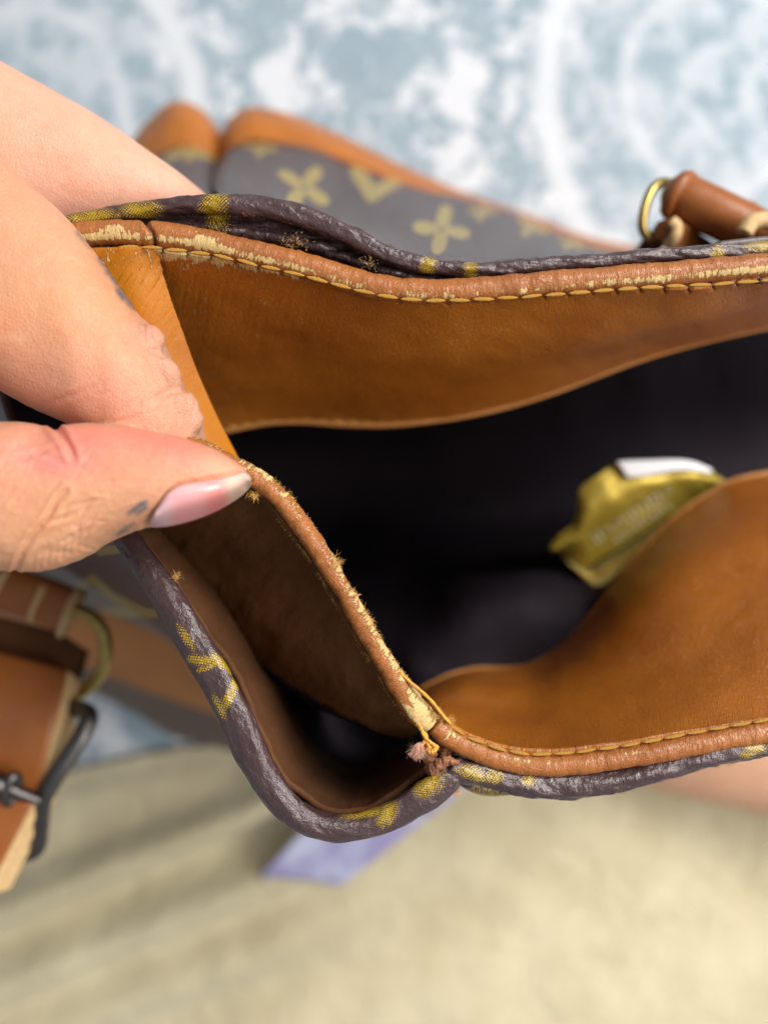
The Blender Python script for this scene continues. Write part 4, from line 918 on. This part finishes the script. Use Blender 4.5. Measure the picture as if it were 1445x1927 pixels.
dg = bpy.context.evaluated_depsgraph_get(); ev = to.evaluated_get(dg); em = bpy.data.meshes.new_from_object(ev)
nv = len(em.vertices); HV = np.empty(nv*3); em.vertices.foreach_get('co', HV); HV = HV.reshape(-1, 3)
HN = np.empty(nv*3); em.vertex_normals.foreach_get('vector', HN); HN = HN.reshape(-1, 3)
bpy.data.objects.remove(to)
px = to_px(HV); U, Vv = px[:, 0], px[:, 1]; D = CAM_Z-HV[:, 2]
front = HN[:, 2] > -0.2
is_mid = (D > 0.1235) & (Vv < 460)
isth = (~is_mid) & ((Vv > 800+0.0*U) & ((Vv > 870) | (D < 0.1105)))
isix = (~is_mid) & (~isth)
disp = np.zeros(nv)
def crease(poly, wpx, depth, sel, taper=True):
    p = np.asarray(poly, float); lo = p.min(0)-wpx*5; hi = p.max(0)+wpx*5
    k = np.nonzero(sel & front & (U > lo[0]) & (U < hi[0]) & (Vv > lo[1]) & (Vv < hi[1]))[0]
    if not len(k): return
    d, t = seg_dist(px[k], poly); f = np.exp(-(d/wpx)**2)
    if taper: f = f*np.sin(np.clip(t, 0.02, 0.98)*np.pi)**0.4
    disp[k] -= 1.15*(f*depth - 0.35*depth*np.exp(-((d-2.2*wpx)/wpx)**2))
T = isth
crease([(28, 1075), (45, 1035), (62, 1008), (85, 980), (105, 945), (125, 925)], 5, .00042, T)
crease([(85, 982), (120, 975), (140, 968), (165, 945), (180, 938)], 4, .00022, T)
crease([(140, 990), (158, 962), (176, 940)], 3.5, .0002, T)
crease([(110, 1000), (125, 955), (172, 942), (195, 940)], 3, .00012, T)
crease([(100, 800), (118, 820), (132, 845), (138, 862)], 6, .00055, T)
crease([(70, 850), (110, 868), (150, 875)], 5, .00015, T)
crease([(0, 870), (60, 855), (110, 840)], 5, .00014, T)
for k in range(70):
    x0 = random.uniform(-20, 200); y0 = random.uniform(860, 1040); a = random.uniform(-1.25, -0.5) if random.random() < 0.6 else random.uniform(-0.2, 0.35); l = random.uniform(25, 60)
    crease([(x0, y0), (x0+l*math.cos(a)*.5+random.uniform(-4, 4), y0+l*math.sin(a)*.5), (x0+l*math.cos(a), y0+l*math.sin(a))], 2.6, random.uniform(.00004, .00010), T)
for k in range(9):   # fan of fine lines towards the nail
    f = k/8; crease([(190+20*f, 905+50*f), (250, 905+35*f), (310-18*f, 905+22*f+12*f)], 3, .00007, T)
for k in range(7): crease([(230+15*k, 815+8*k), (300+12*k, 845+8*k), (370+6*k, 872+5*k)], 3.5, .00006, T)
crease([(272, 988), (296, 958), (314, 930), (334, 914), (370, 907), (410, 900), (452, 888)], 5, .00028, T, False)
for k in range(8): crease([(60+14*k, 1072-6*k), (66+14*k, 1050-7*k), (78+14*k, 1030-6*k)], 3.5, .00014, T)
I = isix
for k in range(26):
    y0 = random.uniform(600, 800); x0 = 300+(y0-620)*0.38+random.uniform(-75, 5); l = random.uniform(18, 50); a = random.uniform(0.9, 1.9)
    crease([(x0, y0), (x0+l*.5*math.cos(a)+random.uniform(-4, 4), y0+l*.5*math.sin(a)), (x0+l*math.cos(a), y0+l*math.sin(a))], 3.2, random.uniform(.00004, .00010), I)
crease([(345, 735), (320, 738), (296, 745), (285, 755)], 6, .00026, I)
crease([(322, 668), (300, 668), (284, 660)], 5, .00020, I)
crease([(60, 768), (140, 742), (210, 715), (250, 690)], 5, .00010, I)
crease([(180, 800), (230, 770), (290, 735)], 4, .00010, I)
crease([(205, 796), (240, 790), (262, 780)], 4, .00014, I)
disp += (fbm(U/34, Vv/34, 151, 4)-0.5)*0.00022*front
disp += np.where(isth, (fbm(U/30, Vv/16, 161, 3)-0.5)*0.0004*sstep(980, 1050, Vv)*sstep(260, 150, U), 0)
disp += np.where(isix, (fbm(U/16, Vv/20, 171, 3)-0.5)*0.0005*np.exp(-(seg_dist(px, [(290, 630), (330, 700), (372, 800)])[0]/24)**2), 0)
HV = HV+HN*disp[:, None]
# skin colour
base = np.tile(np.array([0.66, 0.335, 0.195]), (nv, 1))
def blend(mask, col):
    global base
    m = np.clip(mask, 0, 1)[:, None]; base = base*(1-m)+np.array(col)*m
bl = lambda cx, cy, rx, ry, a=0.0: blobs(px, [(cx, cy, rx, ry, a)])
blend(is_mid*0.85, (0.70, 0.42, 0.30))
blend(is_mid*0.55*np.exp(-((Vv-400)/60)**2), (0.72, 0.36, 0.27))
blend(isix*0.7*bl(120, 560, 150, 120, .6), (0.68, 0.35, 0.175))
blend(isix*0.6*bl(0, 620, 50, 60), (0.80, 0.33, 0.17))
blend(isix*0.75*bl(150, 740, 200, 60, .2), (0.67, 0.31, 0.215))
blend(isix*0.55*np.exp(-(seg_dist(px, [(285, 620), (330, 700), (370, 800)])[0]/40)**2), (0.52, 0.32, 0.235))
blend(isix*0.5*bl(275, 625, 30, 22), (0.62, 0.28, 0.19))
blend(isth*0.95*bl(300, 840, 150, 38, .22), (0.78, 0.235, 0.175))
blend(isth*0.85*bl(150, 830, 70, 40, .3), (0.78, 0.235, 0.185))
blend(isth*0.8*bl(100, 868, 70, 28, .1), (0.77, 0.245, 0.235))
blend(isth*0.5*bl(30, 840, 80, 40, .1), (0.80, 0.32, 0.25))
blend(isth*0.8*bl(420, 880, 40, 22, .5), (0.72, 0.40, 0.26))
blend(isth*0.7*bl(110, 1010, 190, 60, -.1), (0.68, 0.36, 0.185))
blend(isth*0.4*bl(150, 988, 18, 12), (0.84, 0.40, 0.30))
tat = lambda poly, wdt, st, sel, grain=1.0: blend(sel*st*np.exp(-(seg_dist(px, poly)[0]/wdt)**2)*(0.55+0.9*fbm(U/7, Vv/7, 181, 2)), (0.075, 0.115, 0.145))
for pl in ([(243, 966), (252, 958)], [(250, 962), (266, 948)], [(258, 966), (274, 955)], [(262, 950), (275, 944)]): tat(pl, 4.2, 1.0, isth)
for pl in ([(226, 1002), (238, 993)], [(236, 996), (250, 986)], [(222, 1006), (230, 1000)]): tat(pl, 4.2, .85, isth)
for pl in ([(190, 486), (206, 508)], [(205, 512), (222, 530)], [(218, 520), (232, 545)], [(228, 548), (246, 570)], [(240, 556), (254, 578)]): tat(pl, 7.5, 1.0, isix)
tat([(146, 438), (170, 462)], 6, .6, isix); tat([(220, 545), (230, 562)], 5, .7, isix)
base *= np.where(isix, 0.88, 0.96)[:, None]*np.array([1.0, 0.96, 0.95])  # index finger's shading darkened into the skin colour
blend(isth*0.9*np.exp(-(seg_dist(px, [(151, 995), (153, 987)])[0]/1.6)**2), (0.12, 0.05, 0.06))
c_ = P(-230, 700, .14)
em.vertices.foreach_set('co', (HV-c_).ravel()); em.name = 'person'
at = em.attributes.new('skin', 'FLOAT_COLOR', 'POINT'); at.data.foreach_set('color', np.c_[base, np.ones(nv)].astype(np.float32).ravel())
em.polygons.foreach_set('use_smooth', [True]*len(em.polygons)); em.materials.clear(); em.materials.append(M['skin']); em.update()
hand = bpy.data.objects.new('person', em); COL.objects.link(hand); hand.location = c_
tag(hand, 'bare hand with faded tattoos on finger and thumb, pinching the torn leather edge', 'person')

# thumbnail
def make_nail():
    t = NT('thumbnail'); uv = t.n('ShaderNodeTexCoord').outputs['UV']; s = t.n('ShaderNodeSeparateXYZ', {0: uv}); u, v = s.outputs[0], s.outputs[1]
    nz = t.math('MULTIPLY', t.math('SUBTRACT', t.noise(uv, 9.0, 3), 0.5), 0.06); uu = t.math('ADD', u, nz)
    c = t.mix(t.ramp(uu, 0.10, 0.30), (0.72, 0.45, 0.47), (0.74, 0.33, 0.33))
    c = t.mix(t.ramp(uu, 0.45, 0.62), c, (0.72, 0.25, 0.23)); c = t.mix(t.ramp(uu, 0.66, 0.80), c, (0.66, 0.46, 0.36)); c = t.mix(t.ramp(uu, 0.88, 0.98), c, (0.50, 0.40, 0.32))
    c = t.mix(t.math('MULTIPLY', t.ramp(v, 0.30, 0.0), 0.25), c, (0.88, 0.72, 0.74))
    t.set('Base Color', c); t.set('Roughness', 0.22); t.set('Specular IOR Level', 0.5); t.set('Subsurface Weight', 0.2); t.set('Subsurface Radius', (1, .4, .3)); t.set('Subsurface Scale', 0.001); return t.m
na = spline([(300, 958), (318, 930), (338, 917), (370, 911), (410, 904), (440, 897), (458, 891), (468, 897)], 60)
nb = spline([(276, 989), (295, 990), (330, 986), (370, 975), (405, 961), (438, 942), (460, 925), (473, 910)], 60)
TS = spline([(a, (t+b)/2, (b-t)/2, d, h) for a, t, b, d, h in TH], 400); o_ = np.argsort(TS[:, 0])
def thumb_d(x, y):
    c, h, d, th_ = [np.interp(x, TS[o_, 0], TS[o_, k]) for k in (1, 2, 3, 4)]
    return d-th_*np.sqrt(np.clip(1-np.clip(np.abs((y-c)/np.maximum(h, 1)), 0, 1)**2.15, 0.0, 1))
V = np.zeros((24, 60, 3)); dtop = thumb_d(na[:, 0], na[:, 1]-2); dtop = np.convolve(np.pad(dtop, 6, 'edge'), np.ones(13)/13, 'valid')
for i in range(24):
    f = i/23; q = na*(1-f)+nb*f; dq = dtop + 0.0004 - 0.0013*math.sin(math.pi*min(1, f*1.0)) + 0.0060*f**2.0
    V[i] = Pa(np.c_[q, dq])
uvn = np.stack(np.meshgrid(np.linspace(0, 1, 60), np.linspace(0, 1, 24)), -1).reshape(-1, 2)
nail = mesh('thumbnail', V.reshape(-1, 3), gridF(24, 60), make_nail(), hand, uv=uvn)
s_ = nail.modifiers.new('thickness', 'SOLIDIFY'); s_.thickness = 0.0005; s_.offset = 0
nail['label'] = 'pink thumbnail with pale free edge'
